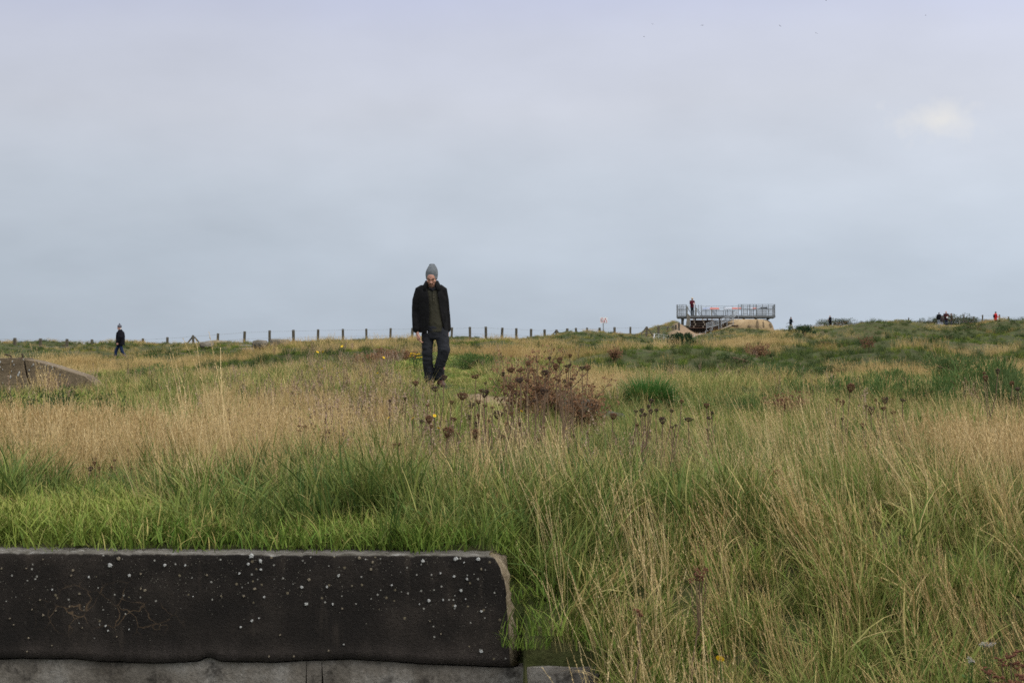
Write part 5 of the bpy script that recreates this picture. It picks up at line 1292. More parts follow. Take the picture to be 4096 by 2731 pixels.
    for s, zx in ((-1, 520), (1, 742)): MB().bar((Mx(zx), -.152 + .02 * (s > 0), Mz(700)), (Mx(zx + s * -14), -.150 + .02 * (s > 0), Mz(790)), .010, .006).build('pocket_welt', M_JK, jk)
    # beanie
    b = MB(); q = 30
    rr = [(597, 286, .083, .102), (597, 272, .088, .108), (597, 245, .0945, .112), (598, 215, .093, .110), (600, 185, .082, .098), (602, 160, .064, .078), (602, 143, .045, .055), (602, 134, .022, .028)]
    for i, (zx, zy, rx, ry) in enumerate(rr):
        for k in range(q):
            a = 6.2832 * k / q
            rib = 1 + .010 * (k % 2)
            dent = 1 - .10 * math.exp(-((a - 3.3) / .45) ** 2) * math.exp(-((zy - 172) / 16) ** 2)
            x, y = rx * math.cos(a) * rib * dent, ry * math.sin(a) * rib
            b.v.append((Mx(zx) + x, -.03 + y, Mz(zy) - .10 * (y) * (1 if i < 3 else .5) * .0 + (.020 if i == 0 else .012) * -abs(math.cos(a)) ** 2))
    for i in range(len(rr) - 1):
        for k in range(q): b.f.append((i * q + k, i * q + (k + 1) % q, (i + 1) * q + (k + 1) % q, (i + 1) * q + k))
    b.f.append(tuple((len(rr) - 1) * q + k for k in range(q)))
    bn = ob('beanie', b.me('beanie', M_BN, True), root); md = bn.modifiers.new('s', 'SUBSURF'); md.levels = 1; md.render_levels = 1
    b = MB(); b.ball((Mx(601), -.045, Mz(150)), .05, (.95, .9, .36), 12, 6); o = ob('beanie_crown', voxel(b.me('beanie_crown', M_BND), .006, 1), bn)
    KEEP_OUT.append((p0.x, d, .30)); KEEP_OUT.append((p0.x, d - .3, .25))
the_man()

# ------------------------------------------------------------------ the other visitors
def visitor(u, d, label, turn, H=1.72, jacket=(.01, .01, .012), legs=(.02, .025, .05), skin=(0.46, 0.25, 0.18), hair=(.03, .02, .015), stride=.0, arms='down', hat=None, top_z=None, bulk=1.0, long_coat=0.0, feet=(.03, .03, .03), extra=None, face_tilt=0.0):
    p = onground(u, d)
    if top_z is not None: p.z = top_z
    root = empty('person', p, (0, 0, turn)); tag(root, label, 'person', 'visitors walking on the headland')
    k = H / 1.72
    mj, ml, mh = cloth('visitor_jacket', jacket, .25), cloth('visitor_trousers', legs, .25), plain('visitor_hair', hair, .8, .3, 60)
    ms = skin_mat('visitor_skin', skin)
    st = stride
    HL, HR = (-.085 * k, 0, .88 * k), (.085 * k, 0, .88 * k)
    KL, KR = (-.09 * k, -.30 * st * k - .02, .49 * k), (.09 * k, .16 * st * k - .03, .49 * k)
    AL, AR = (-.09 * k, -.38 * st * k, .10 * k), (.09 * k, .46 * st * k, (.10 + .10 * st) * k)
    SL, SR = (-.185 * k * bulk, 0, 1.40 * k), (.185 * k * bulk, 0, 1.40 * k)
    if arms == 'front':
        EL, ER = (-.25 * k * bulk, -.04 * k, 1.14 * k), (.25 * k * bulk, -.04 * k, 1.14 * k); WL, WR = (-.06 * k, -.26 * k, 1.13 * k), (.06 * k, -.28 * k, 1.15 * k)
        dl, dr = (.7, -.6, .1), (-.7, -.6, .1)
    elif arms == 'phone':
        EL, ER = (-.22 * k, -.06 * k, 1.14 * k), (.22 * k, -.08 * k, 1.15 * k); WL, WR = (-.14 * k, -.30 * k, 1.16 * k), (.14 * k, -.32 * k, 1.17 * k); dl, dr = (.1, -1, .1), (-.1, -1, .1)
    else:
        EL, ER = (-.26 * k * bulk, .06 * k, 1.12 * k), (.26 * k * bulk, .02 * k, 1.12 * k); WL, WR = (-.24 * k * bulk, -.06 * k, .87 * k), (.24 * k * bulk, -.10 * k, .88 * k)
        dl, dr = (.05, -.25, -1), (-.05, -.25, -1)
    b = MB(); mt = head_shape(b, Vector((0, -.03 * k, 1.585 * k)), R(8 + face_tilt), 0, .98 * k)
    b.rings([(0, 0, .80 * k, .14 * k, .10 * k), (0, 0, 1.0 * k, .13 * k, .095 * k), (0, 0, 1.25 * k, .16 * k, .10 * k), (0, 0, 1.40 * k, .15 * k, .085 * k), (0, 0, 1.47 * k, .06 * k, .06 * k)], 18)
    for q in ((HL, KL, AL), (HR, KR, AR)): b.tube(q, [.08 * k, .055 * k, .036 * k], 10)
    for q in ((SL, EL, WL), (SR, ER, WR)): b.tube(q, [.05 * k, .042 * k, .028 * k], 10)
    nl, nr = ((.3, .2, -.5), (-.3, .2, -.5)) if arms != 'down' else ((.8, 0, 0), (-.8, 0, 0))
    hand(b, WL, dl, nl, (0, -.3, 1) if arms != 'down' else (0, -1, 0), k); hand(b, WR, dr, nr, (0, -.3, 1) if arms != 'down' else (0, -1, 0), k)
    ob('body', voxel(b.me('body', ms), .010, 1), root)
    b = MB()
    hem = (.80 - long_coat) * k
    b.rings([(0, .005, hem, .185 * k * bulk, .145 * k * bulk), (0, .005, 1.0 * k, .185 * k * bulk, .145 * k * bulk), (0, .005, 1.2 * k, .20 * k * bulk, .145 * k * bulk), (0, .005, 1.36 * k, .195 * k * bulk, .125 * k * bulk), (0, .01, 1.45 * k, .10 * k, .085 * k), (0, .012, 1.50 * k, .072 * k, .07 * k)], 22)
    for q in ((SL, EL, WL), (SR, ER, WR)): b.tube([q[0], q[1], Vector(q[1]).lerp(Vector(q[2]), .93)], [.078 * k * bulk, .068 * k * bulk, .054 * k], 12)
    jk = ob('jacket', foldy(voxel(b.me('jacket', mj), .012, 2), .008, (7, 7, 11), int(u)), root)
    b = MB(); b.rings([(0, 0, .72 * k, .15 * k, .105 * k), (0, 0, .86 * k, .172 * k, .12 * k), (0, 0, .98 * k, .155 * k, .11 * k)], 20)
    for q in ((HL, KL, AL), (HR, KR, AR)): b.tube([q[0], q[1], Vector(q[1]).lerp(Vector(q[2]), .96)], [.092 * k, .075 * k, .068 * k], 12)
    ob('trousers', foldy(voxel(b.me('trousers', ml), .012, 2), .007, (8, 8, 20), int(u) + 3), root)
    mf = plain('visitor_shoe', feet, .7, .2)
    for a_ in (AL, AR):
        b = MB(); shoe(b, a_, (a_[0], a_[1] - .2, 0), k); ob('shoe', voxel(b.me('shoe', mf), .010, 1), root)
    b = MB()
    if hat is None:
        b.ball(mt @ Vector((0, .016, .028)), .088 * k, (.92, 1.02, 1.08), 14, 9); ob('hair', voxel(b.me('hair', mh), .010, 1), root)
    else:
        hat(b, mt, k, root)
    if extra: extra(root, k, WL, WR, mt)
    return root
def bobble(b, mt, k, root):
    b.ball(mt @ Vector((0, .008, .055)), .104 * k, (.92, 1.0, .92), 16, 10); o = ob('bobble_hat', voxel(b.me('bobble_hat', cloth('grey_bobble_knit', (.11, .11, .125), .2, 120, 16)), .008, 1), root)
    MB().ball(mt @ Vector((0, .02, .172)), .034 * k, (1, 1, 1), 12, 8).build('pompom', cloth('pompom_wool', (.07, .075, .09), .3), o, smooth=True)
    MB().tube([mt @ Vector((-.07, -.02, -.115)), mt @ Vector((-.05, -.075, -.125)), mt @ Vector((.05, -.075, -.125)), mt @ Vector((.07, -.02, -.115)), mt @ Vector((.06, .07, -.07)), mt @ Vector((-.06, .07, -.07)), mt @ Vector((-.07, -.02, -.115))], .026, 8).build('white_scarf', cloth('white_fleece', (.55, .55, .52), .1), root, smooth=True)
def camera_strap(root, k, WL, WR, mt):
    MB().box((-.05, -.20, 1.16), (.05, -.145, 1.28)).build('camera_pouch', plain('ochre_pouch', (.35, .17, .05), .7, .2), root)
visitor(481, 77, 'walker in black jacket, blue jeans and grey bobble hat crossing the grass', R(-78), 1.74, (.0075, .0072, .010), (.018, .030, .070), hat=bobble, stride=.6, bulk=1.46, long_coat=.05, feet=(.10, .07, .09), extra=camera_strap)
def sunhat(b, mt, k, root):
    m = plain('straw_hat', (.42, .34, .22), .9, .15)
    b.rings([(0, 0, 0, .15, .16), (0, 0, .008, .15, .16), (0, 0, .02, .092, .105), (0, 0, .075, .078, .09), (0, 0, .09, .04, .05)], 18)
    o = b.build('sun_hat', m, root, smooth=True); o.location = mt @ Vector((0, .01, .06))
def leaflet(root, k, WL, WR, mt):
    MB().box((-.09, -.36, 1.10), (.09, -.345, 1.24)).build('leaflet', plain('pale_leaflet', (.55, .42, .38), .6, .1), root)
zdeck = Zp(480) + .004
visitor(2680 + 462 * .1913, PD + 1.6, 'visitor in dark red jacket and pale hat standing at the platform railing', R(25), 1.74, (.075, .010, .018), (.012, .016, .020), hat=sunhat, arms='front', top_z=zdeck, extra=leaflet)
def umbrella(root, k, WL, WR, mt):
    MB().tube([(-.10, .12, 1.12), (-.16, .42, 1.0), (-.2, .74, .86)], [.05, .03, .008], 8).build('furled_umbrella', plain('dark_umbrella', (.012, .012, .016), .7, .2), root, smooth=True)
visitor(3163, 196, 'visitor in dark navy jacket and beige trousers with a furled umbrella', R(110), 1.74, (.008, .014, .020), (.30, .25, .17), stride=.55, arms='front', bulk=1.08, extra=umbrella)
visitor(3321, 199, 'grey-haired visitor in black coat half hidden by the mound', R(-75), 1.72, (.008, .008, .010), (.012, .012, .014), hair=(.25, .24, .23), arms='front', bulk=1.15, long_coat=.1)
gg = 'person'
visitor(3756, 180, 'person with black hood and pale jeans, standing at the edge of the group', R(160), 1.60, (.008, .008, .010), (.34, .36, .40), hair=(.01, .01, .01))
visitor(3768, 178, 'small person in dark brown jacket and pale trousers in front of the group', R(-160), 1.32, (.045, .035, .034), (.33, .33, .35))
def papers(root, k, WL, WR, mt):
    MB().box((-.10, -.34, 1.02), (.10, -.32, 1.20)).build('paper', M_WHITE, root)
visitor(3784, 181, 'tall bald person in maroon top holding white paper in the group', R(10), 1.80, (.045, .014, .014), (.022, .026, .045), hair=(.42, .24, .17), arms='front', bulk=1.12, extra=papers)
visitor(3806, 182, 'person in olive brown jacket on the far edge of the group by the gorse', R(-100), 1.55, (.055, .042, .026), (.05, .05, .06))
def gadget(root, k, WL, WR, mt):
    MB().bar((.1, -.40, 1.12), (.1, -.52, 1.30), .05, .02).build('camera', M_BLACK, root)
    MB().ball((0, .17, 1.22), .15, (1.0, .55, 1.35), 12, 8).build('backpack', cloth('black_pack', (.01, .01, .012), .2), root, smooth=True)
visitor(3982, 172, 'visitor in bright red jacket and black cap holding up a camera', R(100), 1.74, (.50, .022, .020), (.012, .014, .020), hair=(.008, .008, .008), arms='phone', bulk=1.1, extra=gadget)
# ------------------------------------------------------------------ plants one can pick out
def stuff_mat(name, a, b_, trans=.2, rough=.75, scale=18):
    k = N(name)
    c = k.ramp(k.noise(scale, 3, .6), [(.3, a), (.7, b_)])
    s = k.bsdf(c, rough, .2); t = k.n('ShaderNodeBsdfTranslucent'); k.put(t.inputs[0], c)
    m = k.n('ShaderNodeMixShader'); m.inputs[0].default_value = trans; k.put(m.inputs[1], s); k.put(m.inputs[2], t.outputs[0]); return k.done(m.outputs[0])
M_HEADB = stuff_mat('dry_seed_head', (0.065, 0.031, 0.016), (0.185, 0.095, 0.048), .08, .9, 90)
M_HEADD = stuff_mat('dark_seed_head', (0.035, 0.022, 0.016), (0.095, 0.058, 0.040), .05, .9, 90)
M_STEM = stuff_mat('dry_stem', (0.085, 0.050, 0.030), (0.20, 0.135, 0.080), 0, .9, 12)
M_RUST = stuff_mat('rusty_umbel', (0.060, 0.022, 0.013), (0.16, 0.065, 0.032), .05, .9, 60)
M_YEL = stuff_mat('yellow_petals', (0.72, 0.42, 0.01), (0.82, 0.56, 0.03), .2)
M_LEAF = stuff_mat('herb_leaf', (0.045, 0.095, 0.020), (0.095, 0.165, 0.040), .25)
M_GORSE = stuff_mat('gorse_green', (0.016, 0.036, 0.014), (0.040, 0.075, 0.026), .1, .8, 6)
M_HEDGE = stuff_mat('skyline_scrub', (0.045, 0.060, 0.024), (0.100, 0.110, 0.050), .1, .8, 2)
M_DEAD = stuff_mat('dead_weed', (0.085, 0.040, 0.018), (0.24, 0.130, 0.062), .1, .9, 30)
M_DARKHERB = stuff_mat('dark_green_herb', (0.022, 0.044, 0.012), (0.066, 0.096, 0.026), .2, .7, 8)
M_YARROW = stuff_mat('dull_white_florets', (0.27, 0.23, 0.20), (0.45, 0.41, 0.37), .1, .9, 60)
M_DBROWN = stuff_mat('dead_red_brown_scrub', (0.028, 0.013, 0.010), (0.070, 0.032, 0.024), .05, .9, 3)

def seed_head(seed, m, cup=.55):
    """a dried umbel curled to a nest: rays from the stem tip up and in again, clumps of seed along the rim and over the top; width 1"""
    q = random.Random(seed); b = MB()
    n = 17
    for i in range(n):
        a = 6.2832 * i / n + q.uniform(-.15, .15); c, s = math.cos(a), math.sin(a); k = q.uniform(.82, 1.12)
        pts = [(0, 0, 0), (c * .20 * k, s * .20 * k, .14), (c * .40 * k, s * .40 * k, .42), (c * .44 * k, s * .44 * k, .66), (c * (.44 - cup * .25) * k, s * (.44 - cup * .25) * k, .80 + q.uniform(-.05, .08))]
        b.tube(pts, [.03, .032, .032, .028, .02], 3, cap=False)
        for _ in range(3):
            t = Vector(pts[q.choice((3, 4, 4))]) + Vector((q.uniform(-.07, .07), q.uniform(-.07, .07), q.uniform(-.05, .06)))
            r = q.uniform(.055, .105); u = Vector((q.uniform(-1, 1), q.uniform(-1, 1), q.uniform(-.4, 1))).normalized() * r; w = u.orthogonal().normalized() * r * .8; z = u.cross(w).normalized() * r * .8
            b.add([t + u, t + w, t + z, t - u, t - w, t - z], [(0, 1, 2), (0, 2, 4), (0, 4, 5), (0, 5, 1), (3, 2, 1), (3, 4, 2), (3, 5, 4), (3, 1, 5)])
    for i in range(16):
        a = q.uniform(0, 6.28); rr = .28 * math.sqrt(q.random()); t = Vector((rr * math.cos(a), rr * math.sin(a), .66 + q.uniform(-.1, .08)))
        r = q.uniform(.05, .1); u = Vector((q.uniform(-1, 1), q.uniform(-1, 1), q.uniform(-1, 1))).normalized() * r; w = u.orthogonal().normalized() * r; z = u.cross(w).normalized() * r
        b.add([t + u, t + w, t + z, t - u, t - w, t - z], [(0, 1, 2), (0, 2, 4), (0, 4, 5), (0, 5, 1), (3, 2, 1), (3, 4, 2), (3, 5, 4), (3, 1, 5)])
    for i in range(7):                                           # bracts hanging below
        a = q.uniform(0, 6.28); c, s = math.cos(a), math.sin(a)
        b.tube([(0, 0, 0), (c * .22, s * .22, -.04), (c * .36, s * .36, .08 + q.uniform(-.1, .1))], [.02, .016, .008], 3, cap=False)
    return b.me('seed_head', m)
HEADS = [seed_head(i, M_HEADB if i % 3 else M_HEADD, .2 + .15 * i) for i in range(7)]
C1 = [(292,418,55),(437,460,60),(730,365,65),(803,420,28),(760,470,25),(790,502,60),(630,512,80),(750,548,60),(697,585,40),(793,580,40),(850,592,30),(550,560,35),(222,535,20),(108,545,35),(382,580,30),(548,612,28),(336,695,38),(395,690,60),(405,735,35),(568,675,60),(682,670,35),(747,665,35),(735,722,40),(817,705,40),(890,652,78),(945,715,35),(990,645,40),(1050,720,30),(522,785,80),(597,780,40),(740,797,75),(918,810,62),(137,878,35),(172,855,50),(500,385,40)]
C2 = [(985,315,80),(1052,318,60),(1102,280,40),(1148,328,32),(1265,243,35),(1410,220,38),(1403,290,55),(1307,305,60),(1232,342,62),(1335,262,50),(1385,335,35),(1500,312,38),(1540,312,50),(930,358,32),(1050,397,62),(1098,400,38),(1235,400,28),(1312,390,28),(1330,400,30),(1370,408,35),(1380,437,30),(1415,430,35),(1425,385,25),(975,450,60),(938,488,32),(993,483,28),(1017,497,28),(1180,465,55),(1245,470,40),(1215,490,45),(1155,548,35),(1100,590,30),(1225,740,30),(1440,800,20),(1540,780,25),(1185,825,30),(1420,625,28)]
C3 = [(1890,620,40),(1935,622,35),(1995,555,38),(1978,590,35),(2000,630,35),(2035,615,35),(1955,650,40),(1925,655,25),(2145,620,38),(2218,557,30),(2080,698,55),(2150,735,35),(2175,725,30),(2270,675,65),(1895,720,40),(1720,665,50)]
C4 = [(1327,155,55),(1247,220,25),(1283,238,40),(1282,335,20),(1422,258,22),(1480,222,20),(1498,237,18),(1533,225,50),(1635,218,35),(1450,290,48),(1582,290,40),(1525,265,40),(1400,372,28),(480,255,38),(510,298,28),(497,322,35),(487,392,25)]
C5 = [(678,610,40),(685,640,25),(832,612,38),(655,682,35),(720,675,35),(808,680,38),(950,680,30),(912,740,35),(925,543,22),(1065,515,20)]
C6 = [(2197,55,34),(2115,62,22),(2130,97,38),(2285,125,38),(2315,150,42)]
def carrots(lst, u0, v0, sc, dfun, label, group, lean=.0):
    # the extremes of each clump get words of their own
    own = {}
    for key, word in ((lambda t: -t[2], 'widest'), (lambda t: t[1], 'highest'), (lambda t: -t[1], 'lowest'), (lambda t: t[0], 'leftmost'), (lambda t: -t[0], 'rightmost'), (lambda t: t[2], 'smallest')):
        for t in sorted(lst, key=key):
            if t not in own: own[t] = word; break
    for i, (a, b_, w) in enumerate(lst):
        u, v, w = u0 + a * sc, v0 + b_ * sc, w * sc
        q = random.Random(int(a * 7 + b_)); d = dfun(u, v) + q.uniform(-.35, .35)
        size = max(S(w, d), .02); top = P(u, v, d) - Vector((0, 0, size * .35))
        bx, by = top.x + q.uniform(-.06, .06) + lean, d + q.uniform(-.06, .06); bz = gz(bx, by)
        if top.z - bz < .1: bz = top.z - .12
        root = empty('wild_carrot', (bx, by, bz)); tag(root, own.get((a, b_, lst[i][2]), 'middling') + ' ' + label, 'plant', group)
        h = top.z - bz; off = Vector((top.x - bx, top.y - by, h))
        mid_ = off * .5 + Vector((q.uniform(-.02, .02), q.uniform(-.02, .02), 0)) - Vector((off.x * .18, off.y * .18, 0))
        st = MB().tube([(0, 0, -.02), off * .25 - Vector((off.x * .12, off.y * .12, 0)), mid_, off * .78, off], [.0034, .0032, .0030, .0026, .0024], 4, cap=False)
        if q.random() < .4:
            t = off * .6; s = q.choice((-1, 1)); st.tube([t, t + Vector((s * .03, 0, .05)), t + Vector((s * .045, .01, .10))], [.002, .0018, .0015], 3, cap=False)
        st.build('stem', M_STEM, root)
        o = ob('seed_head', HEADS[(i * 3 + int(a)) % 7], root, off); sx_ = size * q.uniform(.85, 1.12); o.scale = (sx_, sx_ * q.uniform(.8, 1.1), size * q.choice((.5, .7, .85, 1.05))); o.rotation_euler = (q.uniform(-.25, .25), q.uniform(-.3, .3), q.uniform(0, 6.28))
carrots(C1, 1500, 1300, .5527, lambda u, v: float(np.interp(v, [1500, 1560, 1660, 1780], [9.9, 9.4, 8.4, 7.8])), 'dried brown wild carrot head in the grass just before the man', 'wild carrots before the man')
carrots(C2, 1500, 1300, .5527, lambda u, v: float(np.interp(v, [1420, 1500, 1600, 1740], [10.6, 10.0, 9.0, 8.2])), 'dried brown wild carrot head in the dense clump before the dark stone', 'wild carrots before the dark stone')
carrots(C3, 1500, 1300, .5527, lambda u, v: float(np.interp(v, [1600, 1720], [9.1, 8.3])), 'dried brown wild carrot head below the dark green tussock', 'wild carrots below the tussock')
carrots(C4, 2500, 1450, .6786, lambda u, v: float(np.interp(v, [1550, 1720], [10.2, 9.0])), 'dark brown wild carrot head above the straw grass beyond the bank', 'wild carrots in the green hollow')
carrots(C5, 0, 1500, .5527, lambda u, v: float(np.interp(v, [1780, 1900], [9.4, 8.4])), 'dark wild carrot head low in the grass behind the lichen-spotted wall', 'wild carrots behind the wall')
carrots(C6, 2500, 1450, .6786, lambda u, v: 10.5, 'rust-brown seed head above the tall dry grass at the picture edge', 'rusty seed heads at the edge')

def umbel_plant(u, v, d, wpx, n, label, m, seed, stem_m=M_STEM, flat=.35, spreadz=.10, leafy=False, cat='plant', size=.022):
    """flat-topped clusters of florets on branching stems"""
    q = random.Random(seed); p = P(u, v, d); bx, by = p.x + q.uniform(-.05, .05), d; bz = gz(bx, by)
    if p.z - bz < .12: bz = p.z - .15
    root = empty('flat_topped_herb', (bx, by, bz)); tag(root, label, cat)
    W = S(wpx, d); st = MB()
    st.tube([(0, 0, -.02), (0, 0, (p.z - bz) * .35), (p.x - bx, 0, (p.z - bz) * .62)], [.003, .003, .0028], 4, cap=False)
    for i in range(n):
        c = Vector((p.x - bx + (q.uniform(-.5, .5)) * W, q.uniform(-.35, .35) * W, p.z - bz - q.random() * spreadz))
        st.tube([(p.x - bx, 0, (p.z - bz) * .55), c * .8 + Vector(((p.x - bx) * .2, 0, 0)), c], [.0022, .0018, .0015], 3, cap=False)
        hb = MB()
        for _ in range(16):
            a = q.uniform(0, 6.28); rr = size * math.sqrt(q.random()); t = Vector((rr * math.cos(a), rr * math.sin(a), q.uniform(-.004, .005)))
            r = size * q.uniform(.16, .30); x = Vector((r, 0, 0)); y = Vector((0, r, 0)); z = Vector((0, 0, r * .7))
            hb.add([t + x, t + y, t + z, t - x, t - y, t - z], [(0, 1, 2), (0, 2, 4), (0, 4, 5), (0, 5, 1), (3, 2, 1), (3, 4, 2), (3, 5, 4), (3, 1, 5)])
        o = hb.build('flower_head', m, root, c, (q.uniform(-.3, .3), q.uniform(-.3, .3), 0))
    st.build('stem', stem_m, root)
    if leafy:
        lf = MB()
        for _ in range(14):
            z = q.uniform(.1, .85) * (p.z - bz); a = q.uniform(0, 6.28); dv = Vector((math.cos(a), math.sin(a), .35)) * q.uniform(.02, .045); sd = dv.cross(Vector((0, 0, 1))).normalized() * .006
            c = Vector(((p.x - bx) * z / max(p.z - bz, .01), 0, z)); lf.add([c, c + dv * .5 + sd, c + dv, c + dv * .5 - sd], [(0, 1, 2, 3)])
        lf.build('leaves', M_LEAF, root)['kind'] = 'stuff'
umbel_plant(3060, 1875, 8.0, 150, 9, 'rust-brown flat seed clusters in the dark green hollow of the bank', M_RUST, 1, spreadz=.05)
umbel_plant(3010, 1918, 7.8, 200, 14, 'wider lower rust-brown flat seed clusters in the grass of the bank', M_RUST, 2, spreadz=.06)
umbel_plant(2795, 2275, 6.1, 80, 8, 'dark brown clustered seed head on a tall bare stem low on the bank', M_RUST, 3, spreadz=.05, size=.016)
umbel_plant(2560, 2435, 6.0, 40, 4, 'small dark red seed cluster low among the grass beside the ledge', M_RUST, 4, spreadz=.03, size=.014)
umbel_plant(4055, 2600, 5.9, 130, 9, 'upper cluster of rust-brown seed heads in the corner of the bank', M_RUST, 5, spreadz=.06)
umbel_plant(4040, 2690, 5.75, 190, 16, 'dense lower mass of rust-brown seed heads in the corner of the bank', M_RUST, 6, spreadz=.08)
umbel_plant(3960, 2572, 5.9, 70, 6, 'white yarrow flower head tilted in the grass near the corner', M_YARROW, 7, M_LEAF, spreadz=.012, size=.010, leafy=True, cat='flower')
umbel_plant(3868, 2632, 5.85, 45, 4, 'smaller white yarrow head low in the grass near the corner', M_YARROW, 8, M_LEAF, spreadz=.012, size=.008, leafy=True, cat='flower')
umbel_plant(3878, 2678, 5.8, 20, 1, 'tiny lowest white yarrow head near the corner', M_YARROW, 9, M_LEAF, size=.009, cat='flower')
umbel_plant(2720, 1862, 8.6, 60, 3, 'flat dark seed cluster among straw stalks above the bank', M_RUST, 10, spreadz=.03, size=.018)
umbel_plant(1215, 1702, 9.6, 60, 4, 'flat dark brown seed cluster in the grass left of the wild carrots', M_RUST, 11, spreadz=.03, size=.02)

def daisy(u, v, d, r, label, seed):
    q = random.Random(seed); p = P(u, v, d); bz = gz(p.x, d)
    if p.z - bz < .08: bz = p.z - .1
    root = empty('yellow_flower', (p.x, d, bz)); tag(root, label, 'flower', 'yellow flowers in the grass')
    h = p.z - bz
    MB().tube([(0, 0, -.02), (q.uniform(-.02, .02), 0, h * .5), (0, 0, h)], .0018, 4, cap=False).build('stem', M_LEAF, root)
    b = MB()
    for i in range(11):
        a = 6.2832 * i / 11; c, s = math.cos(a), math.sin(a); w = r * .26
        b.add([(c * r * .2 - s * w * .5, s * r * .2 + c * w * .5, 0), (c * r * .2 + s * w * .5, s * r * .2 - c * w * .5, 0), (c * r + s * w, s * r - c * w, r * .15), (c * r - s * w, s * r + c * w, r * .15)], [(0, 1, 2, 3)])
    b.build('petals', M_YEL, root, (0, 0, h), (R(q.uniform(25, 60)), 0, q.uniform(0, 6.28)))
    MB().ball((0, 0, h), r * .3, (1, 1, .6), 8, 5).build('flower_centre', plain('flower_eye', (.45, .22, .01), .9, .2), root)
for i, (u, v, d, r, l) in enumerate([(2880, 2634, 5.9, .016, 'yellow daisy-like flower low on the bank below the dark seed head'), (1652, 1672, 9.2, .011, 'yellow flower among the wild carrots nearest the man'), (1738, 1662, 9.6, .010, 'small yellow flower beside the wild carrots on the path'), (2085, 1644, 9.8, .010, 'yellow flower before the dark stone'), (1754, 1712, 9.2, .009, 'tiny yellow flower low among the wild carrots'), (1555, 1670, 9.4, .010, 'pale yellow flower at the edge of the dry herbs'), (1045, 1707, 9.6, .010, 'yellow flower alone in the grass behind the wall'), (1290, 1475, 24, .022, 'yellow flower in the withered herbs away from the man'), (1535, 1430, 27, .022, 'yellow flower high in the withered herbs'), (1270, 1408, 34, .03, 'yellow flower near the rubble heap'), (1510, 1492, 22, .016, 'yellow flower in the pale grass beside the path'), (1368, 1385, 40, .035, 'yellow flower on the crest of the dry bank'), (1292, 1407, 35, .025, 'second yellow flower near the rubble heap'), (2897, 1398, 44, .035, 'yellow flower on the slope below the platform'), (2265, 1714, 9.4, .008, 'tiny yellow flower under the dark stone')]): daisy(u, v, d, r, l, i)
def ragwort(u, d, w, h, label, seed):
    q = random.Random(seed); p = onground(u, d); root = empty('ragwort', p); tag(root, label, 'plant'); st = MB(); W, H_ = S(w, d), S(h, d)
    for i in range(7):
        c = Vector((q.uniform(-.5, .5) * W, q.uniform(-.3, .3) * W, H_ * q.uniform(.75, 1.05))); st.tube([(c.x * .2, c.y * .2, -.02), c * .6, c], [.004, .004, .003], 4, cap=False)
        hb = MB()
        for _ in range(5):
            t = Vector((q.uniform(-.04, .04), q.uniform(-.04, .04), q.uniform(-.01, .01))); hb.ball(t, .010, (1.2, 1.2, .7), 6, 4)
        hb.build('flower_cluster', M_YEL, root, c)
    st.build('stem', M_LEAF, root)
    lf = MB()
    for _ in range(120):
        c = Vector((q.uniform(-.5, .5) * W, q.uniform(-.35, .35) * W, q.uniform(.05, .8) * H_)); a = q.uniform(0, 6.28); dv = Vector((math.cos(a), math.sin(a), q.uniform(-.2, .6))) * q.uniform(.03, .07); sd = dv.cross(Vector((0, 0, 1))).normalized() * .012
        lf.add([c, c + dv * .5 + sd, c + dv, c + dv * .5 - sd], [(0, 1, 2, 3)])
    lf.build('leaves', M_LEAF, root)['kind'] = 'stuff'
ragwort(1662, 29, 60, 62, 'yellow-flowered ragwort clump just behind the man\'s hand', 3)

def leaf_cloud(n, shape, size, seed, up=.4, lumps=9):
    """leaf-sized faces through a lumpy crown of unit radius"""
    q = random.Random(seed); b = MB()
    L = [(Vector((q.gauss(0, .5), q.gauss(0, .5), q.uniform(.15, .85))), q.uniform(.22, .42)) for _ in range(lumps)]
    for _ in range(n):
        c, r = q.choice(L); dv = Vector((q.gauss(0, 1), q.gauss(0, 1), q.gauss(0, 1))).normalized(); t = c + dv * r * (q.random() ** .35)
        if t.z < 0: t.z = abs(t.z) * .4
        o = (dv + Vector((q.uniform(-.6, .6), q.uniform(-.6, .6), up + q.uniform(-.3, .5)))).normalized() * size * q.uniform(.6, 1.5); s = o.cross(Vector((q.gauss(0, 1), q.gauss(0, 1), q.gauss(0, 1)))).normalized() * size * .22 * shape
        b.add([t, t + o * .5 + s, t + o, t + o * .5 - s], [(0, 1, 2, 3)])
    return b
def bush(name, u, d, w, h, label, m, seed, n=1400, size=.12, up=.5, cat='bush', group=None, lift=0, shape=1.0, deep=.8, lumps=12):
    p = onground(u, d); p.z += S(lift, d); root = empty(name, p); tag(root, label, cat, group)
    W, H_ = S(w, d), S(h, d)
    b = leaf_cloud(n, shape, size, seed, up, lumps); b.v = [(x * W / 2, y * W / 2 * deep, z * H_ * .95 - .03) for x, y, z in b.v]
    b.build('foliage', m, root)['kind'] = 'stuff'
    st = MB(); q = random.Random(seed)
    for _ in range(7): st.tube([(q.uniform(-.1, .1) * W, q.uniform(-.1, .1) * W, -.05), (q.uniform(-.2, .2) * W, q.uniform(-.2, .2) * W, H_ * .3), (q.uniform(-.35, .35) * W, q.uniform(-.3, .3) * W, H_ * .62)], [.02 * W, .015 * W, .006 * W], 5, cap=False)
    st.build('branches', M_STEM, root); return root
bush('gorse_bush', 2718, 80, 112, 56, 'dark green gorse bush on the slope below the platform steps', M_GORSE, 1, 4200, .13, .7, lift=16)
bush('gorse_bush', 3218, 74, 62, 40, 'small spiky dark green bush alone on the slope', M_GORSE, 2, 900, .2, .8)
bush('gorse_bush', 3090, 96, 40, 26, 'little dark bush on the slope under the bunker', M_GORSE, 3, 600, .2, .6)
